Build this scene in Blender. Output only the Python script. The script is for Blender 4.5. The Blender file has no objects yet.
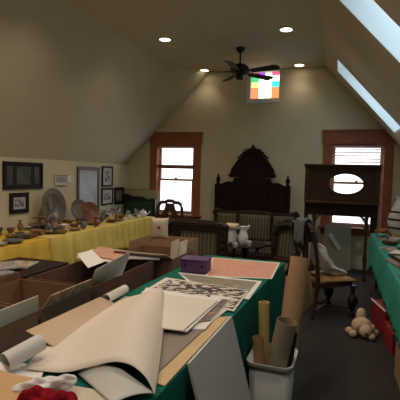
import bpy, bmesh, math, random
from mathutils import Vector, Matrix, Euler
random.seed(7)
PI = math.pi
S = bpy.context.scene
COL = S.collection
rad = math.radians

# ------------------------------------------------------------------ camera
FPX = 420.0
CAM = Vector((0, 0, 1.5))
yaw, pitch, roll = rad(18.4), rad(-3.5), rad(1.5)
Fv = Matrix.Rotation(yaw, 3, 'Z') @ Vector((0, math.cos(pitch), math.sin(pitch)))
R0 = Matrix.Rotation(yaw, 3, 'Z') @ Vector((1, 0, 0))
U0 = R0.cross(Fv)
Rv = R0 * math.cos(roll) + U0 * math.sin(roll)
Uv = Rv.cross(Fv)
cd = bpy.data.cameras.new('camera')
cd.sensor_width = 36; cd.lens = 36 * FPX / 400; cd.clip_start = 0.02
cam = bpy.data.objects.new('camera', cd); COL.objects.link(cam)
m = Matrix.Identity(4)
for i in range(3):
    m[i][0] = Rv[i]; m[i][1] = Uv[i]; m[i][2] = -Fv[i]; m[i][3] = CAM[i]
cam.matrix_world = m
S.camera = cam

def ray(x, y): return Fv + Rv * ((x - 200) / FPX) + Uv * ((200 - y) / FPX)
def hitZ(x, y, z):
    d = ray(x, y); return CAM + d * ((z - CAM.z) / d.z)
def hitX(x, y, X):
    d = ray(x, y); return CAM + d * (X / d.x)
def hitY(x, y, Y):
    d = ray(x, y); return CAM + d * (Y / d.y)

# ------------------------------------------------------------------ materials
def nodes(name):
    mt = bpy.data.materials.new(name); mt.use_nodes = True
    nt = mt.node_tree; return mt, nt, nt.nodes['Principled BSDF']
def sock(b, *names):
    for n in names:
        if n in b.inputs: return b.inputs[n]
MC = {}
def mat(name, c, c2=None, rough=0.6, scale=8, bump=0, metal=0, spec=0.4, stretch=(1,1,1), detail=4, lo=.35, hi=.65, alpha=None, trans=0):
    if name in MC: return MC[name]
    mt, nt, b = nodes(name)
    b.inputs['Roughness'].default_value = rough
    b.inputs['Metallic'].default_value = metal
    sock(b, 'Specular IOR Level').default_value = spec
    b.inputs['Base Color'].default_value = (*c, 1)
    if trans: sock(b, 'Transmission Weight').default_value = trans
    if c2 or bump:
        tc = nt.nodes.new('ShaderNodeTexCoord'); mp = nt.nodes.new('ShaderNodeMapping')
        mp.inputs['Scale'].default_value = stretch
        no = nt.nodes.new('ShaderNodeTexNoise'); no.inputs['Scale'].default_value = scale; no.inputs['Detail'].default_value = detail
        nt.links.new(tc.outputs['Object'], mp.inputs[0]); nt.links.new(mp.outputs[0], no.inputs['Vector'])
        if c2:
            r = nt.nodes.new('ShaderNodeValToRGB')
            r.color_ramp.elements[0].color = (*c, 1); r.color_ramp.elements[1].color = (*c2, 1)
            r.color_ramp.elements[0].position = lo; r.color_ramp.elements[1].position = hi
            nt.links.new(no.outputs['Fac'], r.inputs[0]); nt.links.new(r.outputs[0], b.inputs['Base Color'])
        if bump:
            bp = nt.nodes.new('ShaderNodeBump'); bp.inputs['Strength'].default_value = bump; bp.inputs['Distance'].default_value = .01
            nt.links.new(no.outputs['Fac'], bp.inputs['Height']); nt.links.new(bp.outputs[0], b.inputs['Normal'])
    MC[name] = mt
    return mt
def ramp_mat(name, stops, scale=6, rough=.5, kind='noise', stretch=(1,1,1), const=False, detail=6, dist=0):
    if name in MC: return MC[name]
    mt, nt, b = nodes(name)
    b.inputs['Roughness'].default_value = rough
    tc = nt.nodes.new('ShaderNodeTexCoord'); mp = nt.nodes.new('ShaderNodeMapping')
    mp.inputs['Scale'].default_value = stretch
    nt.links.new(tc.outputs['Object'], mp.inputs[0])
    if kind == 'noise':
        t = nt.nodes.new('ShaderNodeTexNoise'); t.inputs['Scale'].default_value = scale; t.inputs['Detail'].default_value = detail
        t.inputs['Distortion'].default_value = dist; out = t.outputs['Fac']
    elif kind == 'vor':
        t = nt.nodes.new('ShaderNodeTexVoronoi'); t.inputs['Scale'].default_value = scale
        sp = nt.nodes.new('ShaderNodeSeparateColor'); nt.links.new(t.outputs['Color'], sp.inputs[0]); out = sp.outputs[0]
    else:
        t = nt.nodes.new('ShaderNodeTexWave'); t.inputs['Scale'].default_value = scale; t.inputs['Distortion'].default_value = dist
        if kind == 'rings': t.wave_type = 'RINGS'; t.rings_direction = 'Z'
        out = t.outputs['Fac']
    nt.links.new(mp.outputs[0], t.inputs['Vector'])
    r = nt.nodes.new('ShaderNodeValToRGB'); cr = r.color_ramp
    if const: cr.interpolation = 'CONSTANT'
    while len(cr.elements) < len(stops): cr.elements.new(.5)
    for e, (p, c) in zip(cr.elements, stops): e.position = p; e.color = (*c, 1)
    nt.links.new(out, r.inputs[0]); nt.links.new(r.outputs[0], b.inputs['Base Color'])
    MC[name] = mt
    return mt
def glass_mat(name, tint=(1,1,1), gl=.06):
    if name in MC: return MC[name]
    mt = bpy.data.materials.new(name); mt.use_nodes = True; nt = mt.node_tree; nt.nodes.clear()
    o = nt.nodes.new('ShaderNodeOutputMaterial'); t = nt.nodes.new('ShaderNodeBsdfTransparent'); g = nt.nodes.new('ShaderNodeBsdfGlossy')
    t.inputs[0].default_value = (*tint, 1); g.inputs['Roughness'].default_value = .02
    mx = nt.nodes.new('ShaderNodeMixShader'); mx.inputs[0].default_value = gl
    nt.links.new(t.outputs[0], mx.inputs[1]); nt.links.new(g.outputs[0], mx.inputs[2]); nt.links.new(mx.outputs[0], o.inputs[0])
    MC[name] = mt; return mt
def emit_mat(name, c, s):
    mt = bpy.data.materials.new(name); mt.use_nodes = True; nt = mt.node_tree; nt.nodes.clear()
    o = nt.nodes.new('ShaderNodeOutputMaterial'); e = nt.nodes.new('ShaderNodeEmission')
    e.inputs[0].default_value = (*c, 1); e.inputs[1].default_value = s; nt.links.new(e.outputs[0], o.inputs[0]); return mt

M_wall = mat('wall_paint', (.60,.54,.385), (.63,.57,.41), .85, 3, spec=.15)
M_slope = mat('slope_paint', (.58,.53,.40), (.61,.56,.43), .8, 3, spec=.2)
M_white = mat('white_paint', (.78,.80,.80), rough=.5)
M_carpet = mat('carpet', (.034,.030,.029), (.056,.049,.046), .95, 60, bump=.5, spec=.05)
M_trim = mat('red_brown_wood', (.25,.075,.035), (.36,.115,.055), .45, 6, stretch=(1,1,6))
M_sash = mat('pinkish_sash', (.42,.27,.22), rough=.5)
M_rail = mat('blind_rail', (.22,.12,.08), rough=.5)
M_slat = mat('blind_slat', (.60,.42,.38), rough=.6, spec=.1)
M_dark = mat('dark_mahogany', (.018,.009,.008), (.034,.015,.011), .45, 7, stretch=(1,1,5), spec=.3)
M_dark2 = mat('dark_walnut', (.035,.016,.011), (.065,.030,.020), .4, 7, stretch=(1,1,5), spec=.5)
M_hb = mat('headboard_mahogany', (.016,.007,.006), (.025,.010,.008), .6, 6, stretch=(1,1,4), spec=.12)
M_black = mat('black_metal', (.012,.011,.010), rough=.4)
M_glass = glass_mat('window_glass')
M_stripe = ramp_mat('striped_upholstery', [(0,(.13,.115,.06)),(.45,(.17,.145,.08)),(.55,(.075,.068,.04)),(1,(.06,.052,.032))], 6.5, .8, 'wave')
M_yellow = mat('yellow_cloth', (.66,.52,.13), (.74,.60,.19), .85, 5, spec=.1)
M_yellow2 = mat('gold_cloth', (.66,.42,.06), (.76,.52,.09), .85, 5, spec=.1)
M_teal = mat('teal_cloth', (.006,.12,.088), (.010,.16,.115), .85, 4, spec=.15)
M_teal2 = mat('sea_green_cloth', (.035,.27,.215), (.05,.33,.27), .8, 4, spec=.15)
M_card = mat('brown_cardboard', (.24,.135,.08), (.28,.165,.10), .9, 5, spec=.08)
M_card2 = mat('kraft_cardboard', (.38,.24,.14), (.43,.28,.17), .9, 5, spec=.08)
M_carddark = mat('dark_cardboard', (.15,.085,.055), (.18,.10,.065), .9, 5, spec=.08)
M_flap = mat('pale_flap', (.70,.60,.47), (.76,.66,.53), .9, 6, spec=.08)
M_tape = mat('printed_flap', (.48,.32,.21), (.66,.52,.38), .8, 22, lo=.45, hi=.55, spec=.08)
M_paper = mat('warm_white_paper', (.72,.67,.60), (.76,.71,.64), .7, 3, spec=.15)
M_cream = mat('cream_sheet', (.74,.66,.57), (.78,.70,.61), .7, 2, spec=.15)
M_wpaper = mat('white_paper', (.80,.79,.78), rough=.65, spec=.2)
M_grey = mat('grey_board', (.55,.54,.54), (.58,.57,.57), .6, 2, spec=.2)
M_purple = mat('purple_plastic', (.085,.03,.12), (.10,.04,.145), .5, 4)
M_maroon = mat('maroon_cloth', (.11,.016,.018), (.15,.022,.024), .8, 6)
M_red = mat('red_fabric', (.22,.008,.018), (.30,.012,.026), .95, 60, bump=.9, spec=.05)
M_redbox = mat('red_box', (.24,.016,.018), (.29,.022,.025), .6, 6)
M_plastic = mat('pale_plastic', (.62,.62,.62), rough=.45)
M_seat = mat('gold_brown_seat', (.33,.19,.07), (.43,.26,.10), .8, 18)
M_cer = mat('white_ceramic', (.75,.76,.80), rough=.2, spec=.6)
M_tissue = mat('crumpled_tissue', (.72,.68,.66), (.85,.82,.80), .6, 25, bump=.8)

# ------------------------------------------------------------------ mesh builder
class B:
    def __init__(s): s.bm = bmesh.new()
    def _xf(s, vs, M):
        if M is not None:
            for v in vs: v.co = M @ v.co
    def box(s, x0, x1, y0, y1, z0, z1, M=None):
        vs = [s.bm.verts.new((x, y, z)) for x in (x0, x1) for y in (y0, y1) for z in (z0, z1)]
        for f in ((0,1,3,2),(4,6,7,5),(0,4,5,1),(2,3,7,6),(0,2,6,4),(1,5,7,3)): s.bm.faces.new([vs[i] for i in f])
        s._xf(vs, M); return s
    def obox(s, c, size, rot=(0,0,0)):
        M = Matrix.Translation(c) @ Euler(rot).to_matrix().to_4x4()
        a, b, d = size[0]/2, size[1]/2, size[2]/2
        return s.box(-a, a, -b, b, -d, d, M)
    def lathe(s, prof, c=(0,0,0), seg=20, M=None, sx=1, sy=1):
        rings, vs = [], []
        for r, z in prof:
            if r < 1e-6:
                v = s.bm.verts.new((c[0], c[1], c[2]+z)); rings.append([v]); vs.append(v)
            else:
                rg = [s.bm.verts.new((c[0]+sx*r*math.cos(2*PI*i/seg), c[1]+sy*r*math.sin(2*PI*i/seg), c[2]+z)) for i in range(seg)]
                rings.append(rg); vs += rg
        for a, b in zip(rings, rings[1:]):
            for i in range(seg):
                j = (i+1) % seg
                q = [a[i % len(a)], a[j % len(a)], b[j % len(b)], b[i % len(b)]]
                q2 = []
                for v in q:
                    if v not in q2: q2.append(v)
                if len(q2) > 2:
                    try: s.bm.faces.new(q2)
                    except ValueError: pass
        s._xf(vs, M); return s
    def cyl(s, p, q, r, r2=None, seg=14, caps=True):
        p, q = Vector(p), Vector(q); r2 = r if r2 is None else r2; L = (q-p).length
        M = Matrix.Translation(p) @ Vector((0,0,1)).rotation_difference((q-p)).to_matrix().to_4x4()
        pr = ([(0,0)] if caps else []) + [(r,0),(r2,L)] + ([(0,L)] if caps else [])
        return s.lathe(pr, seg=seg, M=M)
    def pipe(s, p, q, r, t=.004, seg=18):
        p, q = Vector(p), Vector(q); L = (q-p).length
        M = Matrix.Translation(p) @ Vector((0,0,1)).rotation_difference((q-p)).to_matrix().to_4x4()
        return s.lathe([(r-t,0),(r,0),(r,L),(r-t,L),(r-t,0)], seg=seg, M=M)
    def ball(s, c, r, sc=(1,1,1), seg=12, M=None):
        n = seg//2
        pr = [(r*math.sin(PI*i/n), -r*math.cos(PI*i/n)*sc[2]) for i in range(n+1)]
        pr[0] = (0, pr[0][1]); pr[-1] = (0, pr[-1][1])
        return s.lathe(pr, c, seg, M, sc[0], sc[1])
    def tube(s, pts, r, seg=8, closed=False):
        pts = [Vector(p) for p in pts]; n = len(pts); rings = []
        rr = r if isinstance(r, (list, tuple)) else [r]*n
        for i, p in enumerate(pts):
            a = pts[(i-1) % n] if (closed or i > 0) else p; b = pts[(i+1) % n] if (closed or i < n-1) else p
            t = (b-a).normalized(); up = Vector((0,0,1)) if abs(t.z) < .95 else Vector((0,1,0))
            u = t.cross(up).normalized(); w = t.cross(u)
            rings.append([s.bm.verts.new(p + (u*math.cos(2*PI*k/seg) + w*math.sin(2*PI*k/seg))*rr[i]) for k in range(seg)])
        for i in range(n if closed else n-1):
            a, b = rings[i], rings[(i+1) % n]
            for k in range(seg): s.bm.faces.new([a[k], a[(k+1)%seg], b[(k+1)%seg], b[k]])
        if not closed:
            s.bm.faces.new(rings[0][::-1]); s.bm.faces.new(rings[-1])
        return s
    def prism(s, poly, t, M=None, holes=()):
        """polygon in local XZ, thickness t along +Y"""
        loops = [poly] + list(holes); edges = []; vs = []
        for lp in loops:
            v = [s.bm.verts.new((p[0], 0, p[1])) for p in lp]; vs += v
            for i in range(len(v)): edges.append(s.bm.edges.new((v[i], v[(i+1) % len(v)])))
        g = bmesh.ops.triangle_fill(s.bm, edges=edges, use_beauty=True, normal=(0,-1,0))
        fs = [x for x in g['geom'] if isinstance(x, bmesh.types.BMFace)]
        e = bmesh.ops.extrude_face_region(s.bm, geom=fs)
        nv = [x for x in e['geom'] if isinstance(x, bmesh.types.BMVert)]
        for v in nv: v.co.y += t
        s._xf(vs + nv, M); return s
    def sheet(s, f, nu, nv, wrap=False):
        g = [[s.bm.verts.new(f(i/nu, j/nv)) for j in range(nv+1)] for i in range(nu if wrap else nu+1)]
        n = len(g)
        for i in range(n if wrap else n-1):
            for j in range(nv): s.bm.faces.new([g[i][j], g[(i+1)%n][j], g[(i+1)%n][j+1], g[i][j+1]])
        return s
    def build(s, name, m, parent=None, smooth=False, bevel=0, solid=0, loc=None, subsurf=0):
        bmesh.ops.recalc_face_normals(s.bm, faces=s.bm.faces)
        me = bpy.data.meshes.new(name)
        if smooth:
            for f in s.bm.faces: f.smooth = True
            for e in s.bm.edges:
                if len(e.link_faces) == 2 and e.calc_face_angle(0) > rad(42): e.smooth = False
        s.bm.to_mesh(me); s.bm.free()
        me.materials.append(m)
        o = bpy.data.objects.new(name, me); COL.objects.link(o)
        if parent is not None: o.parent = parent
        if loc is not None: o.location = loc
        if solid:
            md = o.modifiers.new('s', 'SOLIDIFY'); md.thickness = solid; md.offset = 0
        if bevel:
            md = o.modifiers.new('b', 'BEVEL'); md.width = bevel; md.segments = 2; md.limit_method = 'ANGLE'
        if subsurf:
            md = o.modifiers.new('u', 'SUBSURF'); md.levels = md.render_levels = subsurf
        return o
def tag(o, label, cat, group=None, kind=None):
    o['label'] = label; o['category'] = cat
    if group: o['group'] = group
    if kind: o['kind'] = kind
    return o
def struct(name, b, m, parent=None, **k):
    o = b.build(name, m, parent, **k)
    if parent is None: o['kind'] = 'structure'
    return o
def thing(name, label, cat, loc=(0,0,0), rz=0, group=None):
    o = bpy.data.objects.new(name, None); COL.objects.link(o); o.empty_display_size = .1
    o.location = loc; o.rotation_euler = (0, 0, rz)
    return tag(o, label, cat, group)
def single(name, b, m, label, cat, loc=(0,0,0), rz=0, group=None, **k):
    o = b.build(name, m, **k); o.location = loc; o.rotation_euler = (0,0,rz)
    return tag(o, label, cat, group)
def dup(o, loc, rz=0, label=None, group=None, scale=None):
    c = o.copy(); COL.objects.link(c); c.location = loc; c.rotation_euler = (0,0,rz)
    if label: c['label'] = label
    if group: c['group'] = group
    if scale: c.scale = (scale,)*3
    for ch in list(o.children):
        d = ch.copy(); COL.objects.link(d); d.parent = c
        for g in list(ch.children):
            e = g.copy(); COL.objects.link(e); e.parent = d
    return c
def lerp(a, b, t): return a + (b-a)*t

# ------------------------------------------------------------------ the room
XL, XR, YF, YN, ZC, ZK = -3.98, 1.20, 7.375, -2.0, 3.34, 1.655
W1 = (-3.35, -2.58, .74, 2.04)
W2 = (-.165, .665, .69, 2.06)
W3 = (-1.64, -1.06, 2.775, 3.325)
struct('floor', B().box(XL-.2, XR+.2, YN-.2, YF+.2, -.1, 0), M_carpet)
def rect(w): return [(w[0],w[2]),(w[1],w[2]),(w[1],w[3]),(w[0],w[3])]
gable = [(XL-.2,0),(XR+.2,0),(XR+.2,ZK),(XR,ZK),(-.31,ZC+.0),(-.31,ZC+.1),(-2.35,ZC+.1),(-2.35,ZC),(XL,ZK),(XL-.2,ZK)]
struct('wall_far', B().prism(gable, .16, Matrix.Translation((0,YF,0)), [rect(W1),rect(W2),rect(W3)]), M_wall)
struct('wall_near', B().box(XL-.2, XR+.2, YN-.15, YN, 0, 3.5), M_wall)
struct('wall_left', B().box(XL-.15, XL, YN, YF, 0, ZK+.1), M_wall)
struct('wall_right', B().box(XR, XR+.15, YN, YF, 0, ZK+.0), M_wall)
struct('ceiling', B().box(-2.95, -.20, YN-.1, YF, ZC, ZC+.1), M_slope)
# left sloping ceiling: its upper crease swings inwards just before the far wall
def creaseL(y):
    if y < 6.45: return -2.90
    t = (y-6.45)/(YF-6.45); t = t*t*(3-2*t); return lerp(-2.90, -2.33, t)
ys = [YN, 0, 2, 4, 5, 6, 6.45] + [6.45+(YF-6.45)*k/10 for k in range(1,11)]
def fs(u, v):
    y = ys[min(len(ys)-1, round(u*(len(ys)-1)))]
    x1 = creaseL(y)
    return Vector((lerp(XL, x1, v), y, lerp(ZK, ZC, v) ))
b = B().sheet(fs, len(ys)-1, 12)
struct('ceiling_left', b, M_slope, smooth=True)
# right sloping ceiling with skylight openings; u = Y, v = distance down the slope
A = Vector((-.31, 0, ZC)); Dn = Vector((XR+.31, 0, ZK-ZC)); SL = Dn.length; Dn.normalize(); Nn = Vector((-Dn.z, 0, Dn.x))  # outward normal
SM = Matrix(((0, Nn.x, Dn.x, A.x), (1, 0, 0, 0), (0, Nn.z, Dn.z, A.z), (0,0,0,1)))  # local (x=Y, y=outward, z=down slope)
SK = [(6.12, 6.80), (3.38, 4.02), (.48, 1.11)]  # the last, nearest skylight is out of view, added for its daylight
V0, V1 = .30, 1.55
holes = [[(a,V0),(c,V0),(c,V1),(a,V1)] for a, c in SK]
struct('ceiling_right', B().prism([(YN,0),(YF,0),(YF,SL+.0),(YN,SL+.0)], .02, SM, holes), M_slope)
for i, (a, c) in enumerate(SK):
    d = .42
    b = B()
    b.box(a-.02, a+.003, -.002, d, V0-.02, V1+.02, SM).box(c-.003, c+.02, -.002, d, V0-.02, V1+.02, SM)
    b.box(a+.003, c-.003, -.002, d, V0-.02, V0+.003, SM).box(a+.003, c-.003, -.002, d, V1-.003, V1+.02, SM)
    w = struct('window_%d' % (4+i), b, M_white)
    w['kind'] = 'structure'
    f = B().box(a, a+.04, d-.06, d, V0, V1, SM).box(c-.04, c, d-.06, d, V0, V1, SM).box(a+.04, c-.04, d-.06, d, V0, V0+.04, SM).box(a+.04, c-.04, d-.06, d, V1-.04, V1, SM)
    f.build('sash', M_white, w)
    B().box(a+.04, c-.04, d-.03, d-.024, V0+.04, V1-.04, SM).build('pane', glass_mat('tinted_skylight_glass', (.80,.86,.88)), w)

# windows in the far wall
def sash_window(n, W, meet, blind_to, slat_tilt):
    x0, x1, z0, z1 = W; cw = .125
    b = B()
    b.box(x0-cw, x0+.015, YF-.025, YF, z0-.02, z1+.0).box(x1-.015, x1+cw, YF-.025, YF, z0-.02, z1)
    b.box(x0-cw-.015, x1+cw+.015, YF-.035, YF, z1, z1+.20).box(x0-cw-.035, x1+cw+.035, YF-.06, YF, z1+.20, z1+.235)
    w = struct('window_%d' % n, b, M_trim, bevel=.004)
    j = B().box(x0-.001, x0+.02, YF, YF+.16, z0, z1).box(x1-.02, x1+.001, YF, YF+.16, z0, z1).box(x0, x1, YF, YF+.16, z1-.02, z1)
    j.build('jamb', M_trim, w)
    B().box(x0-cw-.04, x1+cw+.04, YF-.08, YF+.16, z0-.035, z0).box(x0-cw, x1+cw, YF-.02, YF, z0-.13, z0-.035).build('sill', M_trim, w, bevel=.004)
    # two sashes
    for k, (a, c, yy) in enumerate(((z0, meet+.02, YF+.05), (meet-.02, z1-.02, YF+.09))):
        t = .045
        sb = B().box(x0+.02, x0+.02+t, yy, yy+.035, a, c).box(x1-.02-t, x1-.02, yy, yy+.035, a, c)
        sb.box(x0+.02+t, x1-.02-t, yy, yy+.035, a, a+(.06 if k == 0 else .03)).box(x0+.02+t, x1-.02-t, yy, yy+.035, c-.035, c)
        so = sb.build('sash', M_sash, w)
        B().box(x0+.02+t, x1-.02-t, yy+.015, yy+.02, a+.03, c-.03).build('pane', M_glass, so)
        if k == 0:
            B().box((x0+x1)/2-.02, (x0+x1)/2+.02, yy-.008, yy+.02, c, c+.025).build('latch', M_rail, so)
    # venetian blind, partly let down
    bb = B().box(x0+.025, x1-.025, YF+.005, YF+.045, z1-.06, z1-.02)
    bl = bb.build('blind', M_slat, w)
    sl = B(); z = z1-.08
    while z > blind_to+.03:
        sl.obox(((x0+x1)/2, YF+.025, z), (x1-x0-.06, .036, .003), (rad(slat_tilt),0,0)); z -= .054
    sl.build('slats', M_slat, bl)
    B().box(x0+.03, x1-.03, YF+.008, YF+.045, blind_to-.035, blind_to+.035).build('bottom_rail', M_rail, bl)
    cb = B()
    for xx in (x0+.12, x1-.12): cb.cyl((xx, YF+.025, z1-.05), (xx, YF+.025, blind_to), .0015, seg=6)
    cb.build('ladder_cord', M_slat, bl)
    return w
sash_window(1, W1, 1.385, 1.63, -2)
sash_window(2, W2, 1.42, 1.66, 27)

# stained glass gable window
x0, x1, z0, z1 = W3
b = B().box(x0, x0+.07, YF-.01, YF+.14, z0, z1).box(x1-.012, x1, YF-.01, YF+.14, z0, z1).box(x0+.07, x1-.012, YF-.01, YF+.14, z0, z0+.075).box(x0+.07, x1-.012, YF-.01, YF+.14, z1-.015, z1)
w = struct('window_3', b, M_white, bevel=.003)
cols = [x0+.07, x0+.20, x0+.31, x0+.43, x1-.012]
rows = [z1-.015, z1-.075, z1-.175, z1-.275, z0+.075]
RED=(.75,.10,.06); PUR=(.45,.08,.75); CRM=(1,.92,.62); WHT=(1,.98,.95); GRN=(.04,.45,.18); YG=(.75,.85,.25); CYA=(.05,.72,.72); ORG=(.95,.28,.10); PNK=(.85,.15,.25)
gridc = [[RED,PUR,CRM,PNK],[GRN,WHT,CRM,WHT],[YG,WHT,WHT,CYA],[ORG,WHT,CRM,ORG]]
for r in range(4):
    for c in range(4):
        cc = tuple(v*.8 for v in gridc[r][c])
        g = glass_mat('stained_%d_%d' % (r, c), tuple(.12+v*.85 for v in gridc[r][c]) , .02)
        B().box(cols[c]+.003, cols[c+1]-.003, YF+.055, YF+.06, rows[r+1]+.003, rows[r]-.003).build('pane', g, w)
lead = B()
for xx in cols[1:4]: lead.box(xx-.0015, xx+.0015, YF+.05, YF+.065, z0+.075, z1-.015)
for zz in rows[1:4]: lead.box(x0+.07, x1-.012, YF+.052, YF+.063, zz-.0015, zz+.0015)
lead.build('leading', M_black, w)

M_base = mat('cream_skirting', (.55,.50,.40), rough=.6)
struct('baseboard_far', B().box(XL, XR, YF-.018, YF, 0, .11), M_base)
struct('baseboard_left', B().box(XL, XL+.018, YN, YF-.02, 0, .11), M_base)
struct('baseboard_right', B().box(XR-.018, XR, YN, YF-.02, 0, .11), M_base)

# ------------------------------------------------------------------ recessed ceiling lights
LAMP = 42
M_lamp = emit_mat('warm_lamp', (1,.80,.55), 9)
M_lring = mat('light_trim', (.55,.50,.42), rough=.4)
places = {(-2.37,5.42):'lit recessed ceiling light nearest the left slope, in front of the fan', (-.725,5.42):'lit recessed ceiling light in front of the fan on the skylight side',
          (-2.37,7.17):'small lit recessed ceiling light beside the fan near the far wall', (-.725,7.17):'small lit recessed ceiling light just right of the stained glass window'}
for yy in (7.17, 5.42, 3.67, 1.92, .17):
    for xx in (-2.37, -.725):
        if yy > 5:
            t = thing('ceiling_light', places[(xx,yy)], 'ceiling light', (xx, yy, ZC))
            B().lathe([(.075,-.001),(.10,-.001),(.098,-.010),(.075,-.012),(.075,-.001)], seg=28).build('trim_ring', M_lring, t, smooth=True)
            B().lathe([(0,-.004),(.075,-.004),(.07,-.008),(0,-.009)], seg=28).build('lens', M_lamp, t)
        ld = bpy.data.lights.new('downlight', 'SPOT'); ld.energy = LAMP * (.10 if yy > 7 else .7 if yy > 5 else 1); ld.color = (1,.80,.60); ld.spot_size = rad(112 if yy > 7 else 142); ld.spot_blend = .8; ld.shadow_soft_size = .06
        lo = bpy.data.objects.new('downlight', ld); COL.objects.link(lo); lo.location = (xx, yy, ZC-.03)

# ------------------------------------------------------------------ ceiling fan
t = thing('ceiling_fan', 'black five bladed ceiling fan hanging before the stained glass window', 'ceiling fan', (-1.455, 6.05, ZC))
B().lathe([(0,0),(.07,0),(.065,-.03),(.03,-.07),(.014,-.08),(0,-.08)]).build('canopy', M_black, t, smooth=True)
B().cyl((0,0,-.07), (0,0,-.24), .012).build('downrod', M_black, t)
B().lathe([(0,-.22),(.04,-.225),(.10,-.25),(.135,-.29),(.135,-.34),(.10,-.375),(.06,-.385),(.06,-.43),(.05,-.45),(0,-.455)], seg=28).build('motor_housing', M_black, t, smooth=True)
for k in range(5):
    a = rad(-19 + 72*k)
    Mx = Matrix.Rotation(a, 4, 'Z') @ Matrix.Translation((0,0,-.345))
    bi = B().box(.10,.22,-.014,.014,-.006,.006, Mx).build('blade_iron', M_black, t)
    pl = [(.18,-.045),(.22,-.055),(.58,-.07),(.62,-.055),(.635,0),(.62,.055),(.58,.07),(.22,.055),(.18,.045)]
    Mb = Mx @ Matrix.Rotation(rad(-13),4,'X') @ Matrix.Rotation(rad(-90),4,'X')
    B().prism([(p[0],p[1]) for p in pl], .007, Mb).build('blade', M_black, bi)

# ------------------------------------------------------------------ generic furniture pieces
LEG = [(.012,0),(.026,.01),(.028,.04),(.016,.06),(.022,.10),(.045,.15),(.050,.19),(.040,.23),(.018,.27),(.024,.29),(.018,.31),(.026,.34),(.026,.36)]
def turned(h, k=1.0, r=1.0): return [(0,0)] + [(a*r, z/.36*h) for a, z in LEG] + [(0,h)]

def table(name, x0, x1, y0, y1, label, top=.74):
    t = thing(name, label, 'table', ((x0+x1)/2, (y0+y1)/2, 0))
    a, c = (x1-x0)/2, (y1-y0)/2
    B().box(-a, a, -c, c, top-.03, top).build('tabletop', M_card2, t, bevel=.004)
    for sx in (-1,1):
        for sy in (-1,1):
            B().cyl((sx*(a-.08), sy*(c-.12), 0), (sx*(a-.08), sy*(c-.12), top-.03), .014).build('leg', M_black, t)
    return t
def cloth(name, x0, x1, y0, y1, z, hem, m, label, amp=.02, seed=0, nseg=260, gap=.008, flare=0.02, group=None):
    """draped rectangular cloth with folds in its skirt"""
    rnd = random.Random(seed)
    per = []; n4 = nseg
    Lx, Ly = x1-x0, y1-y0; tot = 2*(Lx+Ly)
    for i in range(n4):
        s = tot*i/n4
        if s < Lx: p = (x0+s, y0, 0, -1)
        elif s < Lx+Ly: p = (x1, y0+s-Lx, 1, 0)
        elif s < 2*Lx+Ly: p = (x1-(s-Lx-Ly), y1, 0, 1)
        else: p = (x0, y1-(s-2*Lx-Ly), -1, 0)
        per.append((s, p))
    ph = [rnd.uniform(0, 6.28) for _ in range(4)]
    def wave(s): return .5*math.sin(s*2*PI/.17+ph[0]+1.5*math.sin(s*2.1+ph[3])) + .3*math.sin(s*2*PI/.31+ph[1]) + .2*math.sin(s*2*PI/.083+ph[2])
    b = B(); rows = 9; grid = []
    cx, cy = (x0+x1)/2, (y0+y1)/2
    for j in range(rows+1):
        t = j/rows; ring = []
        for s, (px, py, nx, ny) in per:
            k_ = 1 if nx else .25
            d = gap*min(1, t*8) + (flare*t + amp*k_*(t**.7)*(wave(s)+.9))*(1 if t > 0 else 0)
            h = hem(px, py) if callable(hem) else hem
            zz = z - (z-h)*t
            ring.append(b.bm.verts.new((px+nx*d, py+ny*d, zz)))
        grid.append(ring)
    for a, c in zip(grid, grid[1:]):
        for i in range(n4): b.bm.faces.new([a[i], a[(i+1)%n4], c[(i+1)%n4], c[i]])
    b.bm.faces.new(grid[0])
    return single(name, b, m, label, 'tablecloth', smooth=True, solid=.003, group=group)

# ------------------------------------------------------------------ centre table
TZ = .75
ct = table('folding_table', -1.215, -.505, .75, 3.68, 'long folding table under the teal cloth, covered with posters and boards', .742)
ct.rotation_euler.z = rad(-2.86)
tc_ = cloth('tablecloth', -.372, .358, -1.49, 1.49, TZ-.0015, .06, M_teal, 'dark teal cloth over the central poster table behind the white bin', amp=.012, seed=3, nseg=420, flare=.0)
tc_.location = (-.865, 2.215, 0); tc_.rotation_euler.z = rad(-2.86); ct.location = (-.87, 2.215, 0)
TOP = TZ+.002
def flat(name, pts, z, th, m, label, cat, group=None, curl=0, n=8, parent=None):
    """a flat sheet from four corner points (Vectors), at height z"""
    c = sum(((Vector((p[0], p[1], 0))) for p in pts), Vector())/4
    q = [Vector((p[0]-c.x, p[1]-c.y, 0)) for p in pts]
    def f(u, v):
        a = q[0].lerp(q[1], u); d = q[3].lerp(q[2], u); r = a.lerp(d, v)
        r.z = curl*((abs(u-.5)*2)**3)*.5 + curl*.5*math.sin(v*5+u*3)*.1
        return r
    b = B().sheet(f, n, n)
    b.bm.normal_update()
    g = bmesh.ops.extrude_face_region(b.bm, geom=list(b.bm.faces))
    for x in g['geom']:
        if isinstance(x, bmesh.types.BMVert): x.co.z += th
    o = b.build(name, m, parent, smooth=curl > 0)
    o.location = (c.x, c.y, z)
    return tag(o, label, cat, group) if parent is None else o
def Z(x, y, z=.757): return hitZ(x, y, z)

M_pink = ramp_mat('pink_orange_print', [(.25,(.50,.20,.12)),(.42,(.72,.38,.24)),(.5,(.66,.24,.18)),(.58,(.74,.46,.32)),(.66,(.48,.22,.30)),(.75,(.80,.60,.45))], 14, .5, dist=1.5)
M_green = ramp_mat('green_scene_print', [(.3,(.07,.13,.09)),(.42,(.20,.27,.17)),(.5,(.42,.24,.20)),(.57,(.13,.20,.17)),(.7,(.50,.50,.40))], 13, .45, dist=1)
M_ink = ramp_mat('black_ink_print', [(0,(.03,.025,.025)),(.495,(.03,.025,.025)),(.515,(.70,.63,.54)),(1,(.72,.65,.56))], 10, .6, stretch=(1,1.5,1), dist=2.2, detail=2)

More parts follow.
